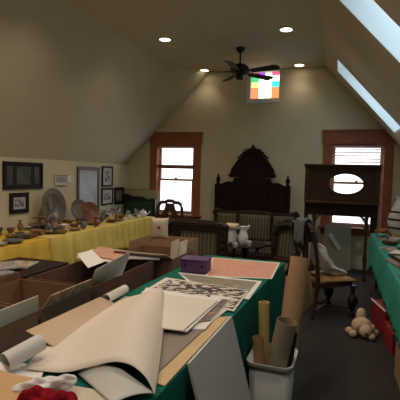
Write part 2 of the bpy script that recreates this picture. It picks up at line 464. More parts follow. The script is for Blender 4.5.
# pink poster with border
o = flat('poster', [Z(205,276),Z(272,278.5),Z(280,262.5),Z(212,257)], TOP, .003, M_paper, 'pink and orange printed poster at the far end of the teal table', 'poster')
o2 = flat('print', [Z(207.5,275.2),Z(270.5,277.6),Z(278,263.3),Z(213.5,257.8)], .0034, .0006, M_pink, '', '', parent=o)
o2.location -= o.location; o2.location.z = .0034
o = flat('poster', [Z(196,289),Z(249,299),Z(262,281),Z(178,272)], TOP, .004, M_wpaper, 'green landscape poster with white border between pink and inked sheets', 'poster')
o2 = flat('print', [Z(199,287.5),Z(246,295.5),Z(257,281.8),Z(181,273.6)], 0, .0006, M_green, '', '', parent=o)
o2.location -= o.location; o2.location.z = .0044
o = flat('poster', [Z(141,293),Z(234,312),Z(249,291),Z(166,278)], TOP+.0065, .003, M_paper, 'cream sheet with bold black ink pattern on the teal table', 'poster')
o2 = flat('print', [Z(147,292),Z(233,310),Z(247.5,291),Z(170,280)], 0, .0006, M_ink, '', '', parent=o)
o2.location -= o.location; o2.location.z = .0034
# bundled catalogues under boards
st = [('cream board sticking out beneath the white sheets', M_paper, (168,333),(194,337),(236,303),(215,296), .002, .006),
      ('glossy white folder with dark print on its edge below the white sheets', M_wpaper, (182,330),(205,331),(231,299),(212,296), .009, .005)]
for lb, mm, a, c, d, e, dz, th in st:
    flat('art_board', [Z(*a),Z(*c),Z(*d),Z(*e)], TOP+dz, th, mm, lb, 'board')
M_mag = ramp_mat('magazine_edge', [(.3,(.5,.45,.4)),(.5,(.12,.10,.10)),(.6,(.55,.25,.15)),(.75,(.6,.6,.6))], 14, .35, dist=1)
flat('magazine', [Z(189,326),Z(210,323),Z(228,302),Z(208,300)], TOP+.0155, .005, M_mag, 'glossy magazine half hidden under the white boards on the teal table', 'magazine')
o = flat('art_board', [Z(124,327),Z(187,336),Z(222,303),Z(146,291)], TOP+.022, .006, M_wpaper, 'lower large white mounting board on the teal table', 'board')
o = flat('art_board', [Z(120,322,.79),Z(183,330,.79),Z(218,300,.79),Z(143,291.5,.79)], TOP+.031, .005, M_paper, 'topmost large cream white board with a small dark mark', 'board')
mk = flat('mark', [Z(160,307,.79),Z(163,307.4,.79),Z(164.5,305.6,.79),Z(161,305.2,.79)], 0, .0006, M_black, '', '', parent=o)
mk.location -= o.location; mk.location.z = .0052
# red seal on the cream sheet
flat('art_board', [Z(148,381),Z(165,385),Z(229,316),Z(206,318)], TOP, .004, mat('tan_board',(.60,.42,.23),(.66,.47,.27),.75,5), 'narrow tan board lying along the edge of the teal table', 'board')
flat('art_board', [Z(140,374),Z(158,373),Z(204,330),Z(150,322)], TOP+.005, .004, mat('grey_brown_board',(.26,.21,.18),(.29,.24,.21),.8,5), 'grey brown backing board between the curled sheet and the tan board', 'board')

# large curled sheet
FP = [(-1.075,.766),(-.95,.768),(-.88,.782),(-.80,.812),(-.72,.840),(-.650,.842),(-.590,.815),(-.550,.768)]
BP = [(-1.12,.768),(-1.08,.785),(-1.05,.80),(-1.03,.81),(-1.01,.82),(-.985,.822),(-.965,.81),(-.955,.785)]
def spl(P, u):
    k = u*(len(P)-1); i = min(len(P)-2, int(k)); f = k-i
    g = lambda j: P[max(0, min(len(P)-1, j))]
    o = []
    for c in (0, 1):
        p0, p1, p2, p3 = g(i-1)[c], g(i)[c], g(i+1)[c], g(i+2)[c]
        o.append(.5*(2*p1+(p2-p0)*f+(2*p0-5*p1+4*p2-p3)*f*f+(3*p1-p0-3*p2+p3)*f**3))
    return o
def curl(u, v):
    a, c = spl(FP, u), spl(BP, u)
    return Vector((lerp(a[0],c[0],v) + math.sin(PI*v)*.012*u - .075*(1-u)*max(0, math.sin(PI*v))**.6, lerp(1.235+.03*math.sin(PI*u),2.25,v), lerp(a[1],c[1],v)+.025*math.sin(PI*v)*math.sin(PI*u)**1.5))
single('curled_sheet', B().sheet(curl, 40, 20), M_cream, 'huge cream paper sheet arched and curling over on the teal table', 'paper sheet', smooth=True, solid=.0015)

# underside things at the near edge
M_print2 = ramp_mat('faint_print', [(.3,(.62,.62,.58)),(.6,(.58,.58,.54)),(.66,(.35,.37,.34)),(.7,(.62,.62,.58))], 5, .6, detail=2)
qa, qb, qc, qd = Z(77,373,.766), Z(112,404,.762), Z(152,396,.772), Z(118,371,.812)
single('paper_sheet', B().sheet(lambda u, v: qa.lerp(qb,u).lerp(qd.lerp(qc,u),v)+Vector((0,.02*v,.022*math.sin(PI*v)*(1-.5*u))), 14, 14), M_print2, 'faintly printed grey paper curling out of the mouth of the big cream sheet', 'paper sheet', smooth=True, solid=.0015)
flat('paper_sheet', [Z(40,440),Z(150,440),Z(110,392),Z(62,384)], TOP+.004, .002, mat('beige_paper',(.60,.53,.42),(.65,.58,.47),.7,6), 'beige paper with slight wrinkles between red knitwear and printed sheet', 'paper sheet')
# tan envelope
flat('padded_envelope', [Z(-30,430),Z(22,428),Z(36,386),Z(-5,376)], TOP+.008, .022, mat('tan_envelope',(.56,.34,.17),(.62,.39,.20),.6,5), 'tan padded envelope at the near corner of the teal table', 'envelope', curl=.006)
flat('paper_sheet', [Z(-20,384),Z(38,384),Z(48,364),Z(-8,362)], TOP+.001, .003, M_wpaper, 'crinkled white sheet behind the tan envelope', 'paper sheet', curl=.01)
# crumpled tissue roll
def lump(b, c, ax, L, r, seed, nu=26, nv=14, k=.25):
    rn = random.Random(seed); ph = [rn.uniform(0,6) for _ in range(6)]; ax = Vector(ax).normalized()
    u0 = ax.cross(Vector((0,0,1))).normalized(); w0 = ax.cross(u0)
    def f(u, v):
        a = 2*PI*u; t = v*2-1; R = r*max(.02, (1-t**6))**.5
        R *= 1+k*(.5*math.sin(3*a+ph[0]+5*t)+.4*math.sin(7*t+ph[1]+2*a)+.3*math.sin(5*a-9*t+ph[2]))
        return Vector(c)+ax*(t*L/2)+(u0*math.cos(a)+w0*math.sin(a))*R
    b.sheet(f, nu, nv, wrap=True); return b
c = Z(47,388,.78)
single('tissue_bundle', lump(B(), (0,0,.0), (.85,.5,.12), .21, .021, 4, 60, 60, .42), M_tissue, 'crumpled white tissue bundle lying beside red knitwear', 'tissue bundle', (c.x-.01, c.y-.0, TOP+.036), smooth=True)
c = Z(55,401,.775)
single('knitted_garment', lump(B(), (0,0,0), (1,.25,0), .19, .036, 9, 60, 50, .3), M_red, 'crumpled deep red knitted garment at the near edge of the table', 'garment', (c.x+.0, c.y-.035, TOP+.036), smooth=True)

# paper tubes
def tubeobj(p, q, r, m, label, name='paper_tube', cat='tube', inner=None):
    p, q = Vector(p), Vector(q)
    b = B().pipe((0,0,0), q-p, r, .0035, 22)
    return single(name, b, m, label, cat, p, smooth=True)
M_tubew = mat('grey_white_tube', (.62,.60,.58), (.66,.64,.62), .5, 4)
tubeobj(Z(5,362,.80), Z(41,342,.83), .034, M_tubew, 'open white paper tube lying at the left edge by the cartons')
tubeobj(Z(106,299,.80), Z(125,289,.80), .026, M_tubew, 'short white paper tube sticking out behind the curled sheet')

# beige board lying over carton rims
p4 = [Z(56,348,.765),Z(26,331,.825),Z(100,297,.825),Z(116,304,.765)]
def tilt(name, P, th, m, label, cat, group=None, bend=0, parent=None):
    """sheet through four free corner points"""
    P = [Vector(p) for p in P]; c = sum(P, Vector())/4; n = (P[1]-P[0]).cross(P[3]-P[0]).normalized()
    def f(u, v):
        a = P[0].lerp(P[1], u); d = P[3].lerp(P[2], u); return a.lerp(d, v)-c + n*bend*math.sin(PI*u)
    o = B().sheet(f, 8, 6).build(name, m, parent, solid=th, smooth=bend != 0)
    o.location = c
    return tag(o, label, cat, group) if parent is None else o
tilt('art_board', p4, .004, mat('buff_board',(.58,.42,.27),(.62,.46,.31),.75,4), 'buff board resting across carton rims beside the curled sheet', 'board')
tilt('art_board', [Z(70,345,.758),Z(56,341,.762),Z(125,296,.762),Z(140,299,.758)], .003, M_flap, 'pale strip of board just under the curled sheet edge', 'board')
flat('art_board', [Z(66,352,.757),Z(40,345,.757),Z(60,330,.757),Z(100,330,.757)], TOP, .003, M_card2, 'brown board under the curled sheet at its far left side', 'board')

# purple crate
t = thing('storage_crate', 'purple plastic box at the far left corner of the poster table', 'storage box', (-1.025, 3.03, TOP), rad(3))
w_, d_, h_ = .20, .15, .095
B().box(-w_/2,w_/2,-d_/2,-d_/2+.006,0,h_).box(-w_/2,w_/2,d_/2-.006,d_/2,0,h_).box(-w_/2,-w_/2+.006,-d_/2,d_/2,0,h_).box(w_/2-.006,w_/2,-d_/2,d_/2,0,h_).box(-w_/2,w_/2,-d_/2,d_/2,0,.006).build('body', M_purple, t, bevel=.003)
B().box(-w_/2-.006,w_/2+.006,-d_/2-.006,d_/2+.006,h_,h_+.012).build('lid', M_purple, t, bevel=.004)
for sx in (-.08,.08): B().cyl((sx*.8,-d_/2-.0015,.055),(sx*.8,-d_/2+.001,.055),.011).build('hole', M_black, t)

# leaning grey board
B1 = [(-.512,1.45,.79),(-.487,2.0,.80),(-.30,2.09,.004),(-.32,1.52,.004)]
tilt('foam_board', B1, .012, M_grey, 'grey foam board leaning against the teal table beside the bin', 'foam board')

# ------------------------------------------------------------------ bin with tubes
BX, BY, BR = -.335, 2.455, rad(-1)
def ringbox(b, w0, d0, w1, d1, h, t=.004):
    def rr(w, d, z, n=8):
        r = min(w, d)*.22; pts = []
        for cx, cy, a0 in ((w/2-r,d/2-r,0),(-w/2+r,d/2-r,90),(-w/2+r,-d/2+r,180),(w/2-r,-d/2+r,270)):
            for k in range(n+1):
                a = rad(a0+90*k/n); pts.append((cx+r*math.cos(a), cy+r*math.sin(a), z))
        return pts
    lv = [rr(w0,d0,0), rr(w1,d1,h), rr(w1+.022,d1+.022,h+.002), rr(w1+.024,d1+.024,h-.022)]
    return lv
t = thing('waste_bin', 'pale plastic waste bin full of cardboard tubes beside the teal table', 'bin', (BX, BY, 0), BR)
def loft(b, lv, cap0=True, cap1=False):
    rings = [[b.bm.verts.new(p) for p in L] for L in lv]; n = len(rings[0])
    for a, c in zip(rings, rings[1:]):
        for i in range(n): b.bm.faces.new([a[i], a[(i+1)%n], c[(i+1)%n], c[i]])
    if cap0: b.bm.faces.new(rings[0])
    if cap1: b.bm.faces.new(rings[-1])
    return b
lv = ringbox(None, .20,.23,.245,.30,.44)
loft(B(), lv[:2]).build('body', M_plastic, t, solid=.004, smooth=True)
loft(B(), [lv[1], lv[2], lv[3]], False).build('rim', M_plastic, t, solid=.004, smooth=True)
M_tan = mat('tan_tube', (.27,.215,.15), (.31,.25,.18), .6, 4)
def leantube(bot, top, r, m, label, name='mailing_tube'):
    bot, top = Vector(bot), Vector(top)
    return tubeobj(bot, top, r, m, label, name)
leantube((-.375,2.40,.02), hitY(287,321,2.38), .057, M_tan, 'olive tan tube with dark open mouth, widest in the white bin')
leantube((-.39,2.52,.02), hitY(264,302,2.53), .033, mat('yellow_tube',(.55,.42,.17),(.6,.46,.2),.6,4), 'slim yellow tube standing upright in the white bin')
leantube((-.375,2.40,.02), hitY(258,337,2.385), .032, M_card2, 'short brown paper roll at the table side of the bin')
leantube((-.285,2.45,.02), hitY(294.5,333,2.43), .018, M_black, 'black mailing tube at the outer side of the bin')
kr = leantube((-.30,2.53,.02), hitY(300,258,2.85), .062, M_card2, 'tall kraft cardboard roll rising highest out of the white bin')
leantube((-.34,2.57,.02), hitY(289,276,2.80), .020, mat('reddish_tube',(.36,.20,.13),(.40,.23,.15),.7,4), 'thin reddish brown tube between teal cloth and tall kraft roll')
kp = tilt('paper_flap', [hitY(303,312,2.95),hitY(313,303,3.0),hitY(311,276,3.02),hitY(305,262,2.97)], .002, M_card2, '', '', parent=kr)
kp.location -= kr.location
# ------------------------------------------------------------------ cartons left of the centre table
def carton(x0, x1, y0, y1, h, m, label, flaps=(), rz=0):
    cx, cy = (x0+x1)/2, (y0+y1)/2; a, c = (x1-x0)/2, (y1-y0)/2; t_ = .006
    t = thing('cardboard_carton', label, 'carton', (cx, cy, 0), rz)
    b = B().box(-a,a,-c,c,0,t_).box(-a,-a+t_,-c,c,t_,h).box(a-t_,a,-c,c,t_,h).box(-a+t_,a-t_,-c,-c+t_,t_,h).box(-a+t_,a-t_,c-t_,c,t_,h)
    b.build('body', m, t)
    for side, ang, ln, fm in flaps:
        al = rad(ang)
        if side == 'E': P0, P1, o = Vector((a,-c,h)), Vector((a,c,h)), Vector((math.cos(al),0,math.sin(al)))
        if side == 'W': P0, P1, o = Vector((-a,-c,h)), Vector((-a,c,h)), Vector((-math.cos(al),0,math.sin(al)))
        if side == 'N': P0, P1, o = Vector((-a,c,h)), Vector((a,c,h)), Vector((0,math.cos(al),math.sin(al)))
        if side == 'S': P0, P1, o = Vector((-a,-c,h)), Vector((a,-c,h)), Vector((0,-math.cos(al),math.sin(al)))
        i = (P1-P0)*.04
        f = B().sheet(lambda u, v: (P0+i*v).lerp(P1-i*v, u)+o*ln*v, 2, 2).build('flap', fm, t, solid=.004)
    return t
carton(-1.93, -1.40, 1.12, 1.70, .80, M_card, 'nearest open brown carton with a pale flap, at the left edge', [('E',78,.088,M_flap)])
carton(-1.93, -1.40, 1.73, 2.17, .80, M_card, 'open brown carton with printed flap standing, second from the near end', [('E',62,.078,M_tape),('W',100,.05,M_card)])
carton(-1.90, -1.40, 2.20, 3.08, .80, M_carddark, 'long dark brown carton beside the inked poster with papers on top', [])
carton(-1.80, -1.27, 3.16, 3.68, .80, M_card, 'brown carton behind the purple box holding white folders', [('S',30,.10,M_flap)])
carton(-1.98, -1.42, 3.74, 4.25, .815, M_card2, 'kraft carton under the cream cushion by the dark settee', [])
# sheets on the long carton
tilt('paper_sheet', [Z(90,285,.818),Z(95,270,.96),Z(131,251,.97),Z(122,275,.83)], .003, mat('grey_paper',(.50,.47,.45),(.42,.40,.39),.8,6,lo=.4,hi=.6), 'grey stained paper sheet standing tilted on the dark carton', 'paper sheet')
tilt('paper_sheet', [Z(88,268,.825),Z(77,254,.87),Z(92,250,.88),Z(104,262,.83)], .004, M_wpaper, 'small white folded card leaning left of the grey stained sheet', 'paper sheet')
flat('poster', [Z(84,253,.83),Z(118,259,.83),Z(132,251,.83),Z(100,246,.83)], .812, .012, mat('pink_tan_print',(.55,.28,.20),(.62,.36,.25),.6,8), 'pinkish brown picture book lying flat on the dark carton', 'book')
flat('art_board', [Z(76,256,.82),Z(120,262,.82),Z(136,254,.82),Z(92,248,.82)], .804, .006, M_paper, 'cream board under the pinkish picture book on the carton', 'board')
flat('art_board', [Z(124,256,.83),Z(160,257,.83),Z(162,252,.83),Z(126,250,.83)], .804, .008, mat('lilac_grey_board',(.40,.36,.38),rough=.7), 'long lilac grey board bridging the cartons beyond the grey stained sheet', 'board')
# white folders in the 4th carton
for k, (xx, lbl) in enumerate(((-1.42,'cream folder standing in the carton under the black settee scroll'), (-1.34,'white folder standing upright in the carton by the purple box'))):
    tilt('folder', [(xx-.06,3.60,.50),(xx+.03,3.50,.50),(xx+.055,3.52,.91),(xx-.04,3.60,.865)], .018, (M_paper, M_wpaper)[k], lbl, 'folder')
# cream cushion with a dark spot
t = thing('cushion', 'cream cushion with one dark round spot, propped on a carton', 'cushion', (-1.735, 3.93, .82), rad(14))
def cush(w, h, d):
    def f(u, v):
        a, c = u*2-1, v*2-1
        x, z = w/2*a*(1-.08*(1-c*c)), h/2*c*(1-.08*(1-a*a))
        return x, z, d/2*((1-a**4)*(1-c**4))**.5
    return f
def pillow(w, h, d, nrm=14):
    b = B(); g = cush(w, h, d)
    for s in (1,-1):
        b.sheet(lambda u, v, s=s: Vector((g(u,v)[0], s*g(u,v)[2], g(u,v)[1]+h/2)), nrm, nrm)
    bmesh.ops.remove_doubles(b.bm, verts=b.bm.verts, dist=1e-4); return b
pillow(.185,.23,.09).build('cover', mat('cream_fabric',(.55,.47,.36),(.62,.53,.41),.9,10), t, smooth=True)
B().ball((.0,-.054,.13), .014, (1,.3,1)).build('spot', M_black, t, smooth=True)

# ------------------------------------------------------------------ left: dark bench with magazines, grey case
t = thing('storage_chest', 'low maroon chest piled with magazines in front of the yellow cloth', 'chest', (-2.66, 2.62, 0), 0)
B().box(-.24,.30,-1.0,.62,0,.63).build('body', M_maroon, t, bevel=.01)
B().box(-.26,.32,-1.02,.64,.63,.66).build('lid', M_dark, t, bevel=.008)
M_m1 = ramp_mat('colour_magazine', [(.3,(.25,.30,.32)),(.45,(.60,.58,.52)),(.55,(.40,.22,.14)),(.65,(.15,.22,.25)),(.8,(.7,.68,.6))], 7, .25, dist=1)
M_m2 = ramp_mat('pale_magazine', [(.3,(.55,.55,.52)),(.5,(.28,.30,.30)),(.6,(.60,.50,.38)),(.75,(.65,.66,.64))], 9, .25, dist=1)
mg = [(-2.62,2.95,.663,.3,M_m1,'glossy blue grey magazine nearest the yellow cloth on the maroon chest'),(-2.60,2.60,.663,-.2,M_m2,'pale glossy magazine in the middle of the maroon chest'),
      (-2.60,2.22,.663,.5,M_m1,'dark glossy magazine at the near end of the maroon chest'),(-2.66,2.80,.680,1.0,M_m2,'pale magazine lying crosswise on top of the others'),(-2.66,2.42,.680,-.5,M_m1,'colourful magazine stacked askew above the pale one')]
for x, y, z, rz, mm, lb in mg:
    single('magazine', B().box(-.11,.11,-.14,.14,0,.014), mm, lb, 'magazine', (x,y,z), rz, bevel=.002)
t = thing('suitcase', 'dark grey flat suitcase on a brown carton before the yellow cloth', 'suitcase', (-2.52, 3.85, .372), rad(0))
B().box(-.22,.22,-.40,.40,0,.11).build('body', mat('slate_case',(.07,.075,.085),(.09,.095,.105),.45,5), t, bevel=.02)
B().tube([(.225,-.06,.06),(.25,-.05,.06),(.255,0,.06),(.25,.05,.06),(.225,.06,.06)], .006).build('handle', M_black, t)
carton(-2.80, -2.25, 3.40, 4.30, .37, M_carddark, 'wide low dark carton carrying the grey suitcase', [])
carton(-2.62, -2.02, 4.55, 5.20, .42, M_carddark, 'dark carton standing between suitcase and far yellow cloth', [])
single('cloth_bag', lump(B(), (0,0,0), (1,.2,0), .42, .09, 21, k=.12), M_black, 'black folded cloth bag on the dark carton by the yellow cloth', 'bag', (-2.32,4.85,.52), smooth=True)
# small folding easel
t = thing('folding_stand', 'small folding wooden stand with crossed legs behind the near cartons', 'stand', (-2.20, 2.62, 0))
for sx in (-1, 1):
    B().cyl((sx*.05,-.04,0), (-sx*.035,-.04,.66), .010).build('leg', M_dark2, t)
    B().cyl((sx*.05,.05,0), (-sx*.035,.05,.66), .010).build('leg', M_dark2, t)
B().box(-.06,.06,-.06,.07,.64,.655).build('top_bar', M_dark2, t)
carton(-2.33, -1.99, 1.1, 2.30, .66, M_carddark, 'low dark carton between the maroon chest and nearest cartons', [])

# ------------------------------------------------------------------ yellow tables
cl = [(1.30, 3.83, M_yellow2, 'golden cloth over the table nearest the triple picture frame', .36, 11),
      (3.87, 5.40, M_yellow, 'yellow cloth over the table beneath the large decorated platters', .39, 12),
      (5.44, 6.62, M_yellow, 'pale yellow cloth over the last table beneath the small frames', .36, 13)]
for y0, y1, mm, lb, hem, sd in cl:
    table('folding_table', -3.86, -3.03, y0+.03, y1-.03, lb.replace('cloth over the table','clothed trestle table').replace('cloth over the last table','clothed end table'), .742)
    cloth('tablecloth', -3.87, -3.015, y0+.01, y1-.01, TZ-.0015, hem, mm, lb, amp=.045, seed=sd, nseg=300, flare=.004, gap=.006)

# tableware on the yellow tables
M_pl = [ramp_mat('plate_green', [(.3,(.10,.11,.10)),(.5,(.25,.24,.18)),(.58,(.35,.14,.10)),(.7,(.16,.20,.20))], 22, .25, 'noise', dist=1),
        ramp_mat('plate_brown', [(.3,(.16,.07,.03)),(.5,(.30,.16,.07)),(.62,(.10,.05,.03))], 14, .3),
        ramp_mat('plate_pale', [(.3,(.42,.38,.32)),(.55,(.55,.5,.44)),(.65,(.25,.20,.18))], 16, .25),
        ramp_mat('plate_slate', [(.3,(.07,.08,.09)),(.6,(.14,.15,.17))], 10, .25),
        mat('brass', (.35,.24,.09), rough=.35, metal=.7)]
PLP = [(0,.002),(.55,.002),(.60,.0),(.66,.004),(1,.028),(1.0,.034),(.64,.013),(0,.010)]
def lying(x, y, r, mm, label, group=None, sx=1, name='plate', cat='plate', h=1, z=None, rz=0):
    b = B().lathe([(a*r, (z_+.0)*h) for a, z_ in PLP], seg=28, sx=sx)
    return single(name, b, mm, label, cat, (x, y, TOP if z is None else z), rz, group, smooth=True)
def standing(x, y, r, mm, label, elong=1.0, lean=15, turn=0, rimm=None, name='plate'):
    t = thing(name, label, 'plate', (x, y, TOP), turn)
    Mx = Matrix.Translation((-.02,0,0)) @ Matrix.Rotation(rad(-lean),4,'Y') @ Matrix.Translation((0.0,0,r*elong)) @ Matrix.Rotation(rad(90),4,'Y') @ Matrix.Rotation(0,4,'Z')
    B().lathe([(0,.004),(.6*r,.004),(.66*r,.010),(.66*r,.014),(.6*r,.009),(0,.009)], seg=36, M=Mx, sx=elong).build('well', mm, t, smooth=True)
    B().lathe([(.655*r,.008),(.98*r,.020),(r,.024),(.98*r,.027),(.655*r,.015)], seg=36, M=Mx, sx=elong).build('rim', rimm or mm, t, smooth=True)
    e = B()
    for s in (-.05,.05): e.tube([(.06,s,.0),(.035,s,.012),(-.03,s,.004),(-.10,s,.0)], .004).tube([(-.03,s,.004),(-.07,s,.12)], .004)
    e.build('easel', M_black, t)
    return t
M_rim = ramp_mat('rim_brown', [(.3,(.06,.055,.045)),(.5,(.14,.13,.095)),(.62,(.17,.08,.06))], 20, .3)
M_well = ramp_mat('painted_well', [(.3,(.03,.04,.042)),(.42,(.09,.10,.08)),(.5,(.20,.11,.09)),(.6,(.07,.09,.09)),(.72,(.24,.24,.2))], 16, .18)
M_floral = ramp_mat('floral_well', [(.3,(.10,.085,.06)),(.45,(.24,.20,.12)),(.55,(.17,.09,.05)),(.7,(.30,.26,.17))], 18, .3)
M_copper = ramp_mat('copper_brown', [(.3,(.09,.03,.018)),(.5,(.20,.075,.035)),(.65,(.13,.04,.025))], 12, .3)
standing(-3.72, 4.88, .205, M_well, 'largest oval painted platter on the yellow table', 1.24, 10, rad(-14), M_rim, 'platter')
standing(-3.68, 5.42, .165, M_floral, 'round floral plate standing behind the copper brown one', 1.0, 14, rad(-14), M_rim)
standing(-3.42, 5.32, .155, M_copper, 'copper brown round plate standing right of the floral plate', 1.0, 18, rad(-20), M_copper)
def bowl(x, y, r, h, mm, label, group=None, z=None):
    b = B().lathe([(0,.0),(.45*r,0),(.5*r,.006),(.8*r,.5*h),(r,h),(.95*r,h),(.75*r,.52*h),(.4*r,.014),(0,.012)], seg=24)
    return single('bowl', b, mm, label, 'bowl', (x,y,TOP if z is None else z), 0, group, smooth=True)
lst = [((4,246),.11,2,'pale platter at the near end of the golden cloth'),((22,243),.13,3,'dark slate platter beside the pale one on the golden cloth'),
       ((30,236),.11,1,'brown plate behind the dark slate platter'),((50,233),.10,1,'brown dish in front of the tiered stand'),((63,233),.09,4,'brass dish at the edge below the oval platter'),
       ((40,229),.11,3,'dark plate right under the tiered stand'),((12,237),.09,4,'brass dish behind the slate platter'),((75,230),.10,0,'green patterned dish before the floral plate'),
       ((58,228),.10,1,'brown saucer at the foot of the oval platter'),((22,228),.10,2,'pale dish below the small square picture')]
for (px_, py_), r, k, lb in lst:
    p = Z(px_, py_, .76); p.x = max(-3.70, min(-3.13, p.x)); lying(p.x, p.y, r*.8, M_pl[k], lb, sx=1)
# tiered cake stand
p = Z(37,228,.76)
t = thing('tiered_stand', 'two tier serving stand left of the oval platter', 'serving stand', (-3.55, 4.32, TOP))
B().lathe([(0,0),(.06,0),(.05,.01),(.012,.02),(.010,.21),(.014,.22),(0,.225)]).build('stem', M_pl[4], t, smooth=True)
B().lathe([(.011,.06),(.12,.062),(.135,.078),(.13,.08),(.011,.068)], seg=28).build('lower_tray', M_pl[1], t, smooth=True)
B().lathe([(.011,.15),(.08,.152),(.095,.165),(.09,.167),(.011,.158)], seg=28).build('upper_tray', M_pl[1], t, smooth=True)
# figurines
def figurine(x, y, h, m1, m2, label, z=None, group=None):
    t = thing('figurine', label, 'figurine', (x, y, TOP if z is None else z), random.uniform(-.4,.4), group)
    B().lathe([(0,0),(.30*h,0),(.31*h,.03*h),(.24*h,.20*h),(.13*h,.48*h),(.10*h,.55*h),(.135*h,.68*h),(.12*h,.76*h),(.04*h,.80*h),(.035*h,.83*h),(0,.84*h)], seg=16).tube([(-.12*h,0,.72*h),(-.2*h,-.06*h,.55*h),(-.08*h,-.12*h,.5*h)], .03*h).tube([(.12*h,0,.72*h),(.2*h,-.06*h,.55*h),(.08*h,-.12*h,.5*h)], .03*h).build('gown', m1, t, smooth=True)
    B().ball((0,0,.90*h), .085*h, (1,1,1.15)).build('head', m2, t, smooth=True)
    return t
M_skin = mat('porcelain_skin', (.62,.45,.36), rough=.35)
M_pinkc = mat('pink_glaze', (.38,.20,.17), (.16,.10,.08), .4, 24)
M_bluec = mat('pale_blue_glaze', (.40,.45,.55), (.66,.68,.72), .2, 30)
figurine(-3.46, 4.50, .21, M_pinkc, M_skin, 'pink gowned porcelain figurine just left of the oval platter')
figurine(-3.60, 4.62, .17, M_rim, M_skin, 'brown patterned figurine standing behind the pink gowned one')
bowl(-3.34, 4.55, .06, .06, M_cer, 'small white bowl in front of the pink gowned figurine')
single('mug', B().lathe([(0,0),(.045,0),(.05,.02),(.05,.10),(.045,.10),(.043,.01),(0,.01)], seg=20).tube([(.05,0,.08),(.08,0,.07),(.08,0,.035),(.05,0,.02)], .006), M_black, 'black mug beneath the small square picture', 'mug', (-3.55,3.62,TOP), smooth=True)
single('vase', B().lathe([(0,0),(.04,0),(.055,.05),(.04,.11),(.02,.14),(.03,.16),(.026,.16),(.016,.14),(0,.13)], seg=20), M_cer, 'white vase beside the black mug at the near end', 'vase', (-3.60,3.45,TOP), smooth=True)
bowl(-3.25, 3.72, .10, .035, M_pl[3], 'wide dark shallow bowl near the black mug')
bowl(-3.20, 4.15, .07, .03, mat('green_glass',(.10,.20,.09),rough=.2), 'small green glass dish at the table edge')
bowl(-3.30, 5.95, .075, .06, M_copper, 'reddish bowl right of the copper brown plate')
lying(-3.30, 5.15, .12, M_pl[1], 'wide brown tray in front of the floral plate', name='tray', cat='tray')
lying(-3.22, 5.52, .09, M_copper, 'reddish dish in front of the copper brown plate')
# glassware and silver on the last table
M_cg = glass_mat('clear_glassware', (.75,.82,.92), .35)
M_silver = mat('silver', (.55,.57,.62), rough=.25, metal=.9)
gob = B().lathe([(0,0),(.03,0),(.028,.004),(.005,.01),(.005,.055),(.02,.065),(.034,.09),(.034,.13),(.031,.13),(.031,.092),(.017,.07),(0,.064)], seg=16).build('goblet', M_cg, smooth=True)
tag(gob, 'clear glass goblet among the glassware on the last yellow table', 'goblet', 'glass goblets on the last yellow table')
gp = [(-3.55,5.85),(-3.45,6.02),(-3.60,6.10),(-3.30,6.15),(-3.52,6.28),(-3.38,6.36),(-3.66,6.30),(-3.20,6.30),(-3.45,6.46),(-3.62,6.48)]
for k, (x, y) in enumerate(gp):
    if k == 0: gob.location = (x, y, TOP)
    else: dup(gob, (x, y, TOP), scale=random.choice((.8,1,1.15)))
cup = B().lathe([(0,0),(.022,0),(.03,.02),(.036,.05),(.033,.05),(.027,.02),(0,.008)], seg=18).tube([(.033,0,.04),(.052,0,.036),(.05,0,.018),(.03,0,.015)], .004).build('teacup', M_cer, smooth=True)
tag(cup, 'white china teacup among the glassware on the last yellow table', 'teacup', 'white teacups on the last yellow table')
cp = [(-3.15,5.80),(-3.42,5.82),(-3.18,6.02),(-3.32,6.26),(-3.12,6.22),(-3.28,6.50),(-3.50,6.16)]
for k, (x, y) in enumerate(cp):
    if k == 0: cup.location = (x, y, TOP)
    else: dup(cup, (x, y, TOP), random.uniform(0,6))
single('teapot', B().lathe([(0,0),(.04,0),(.065,.03),(.07,.06),(.05,.10),(.03,.11),(.012,.115),(.012,.13),(0,.135)], seg=22).tube([(.065,0,.04),(.10,0,.07),(.12,0,.10)], .009).tube([(-.06,0,.09),(-.105,0,.085),(-.10,0,.04),(-.065,0,.03)], .006), M_cer, 'white china teapot at the far end of the last yellow table', 'teapot', (-3.16,6.44,TOP), rad(20), smooth=True)
figurine(-3.72, 6.05, .17, M_bluec, M_cer, 'pale blue and white figurine below the dark framed picture')
figurine(-3.70, 6.22, .20, M_bluec, M_cer, 'taller pale blue figurine next to the green board')
bowl(-3.60, 5.97, .06, .05, M_black, 'small black bowl right behind the copper plate')
lying(-3.32, 6.54, .085, mat('blue_plate',(.12,.22,.36),(.35,.42,.5),.2,20), 'blue and white plate at the far end beside the teapot')
rn = random.Random(77)
kinds = [('dark brown pottery dish', M_pl[1]), ('dark slate dish', M_pl[3]), ('green patterned dish', M_pl[0]), ('copper red dish', M_copper)]
protos = {}
n_ = 0
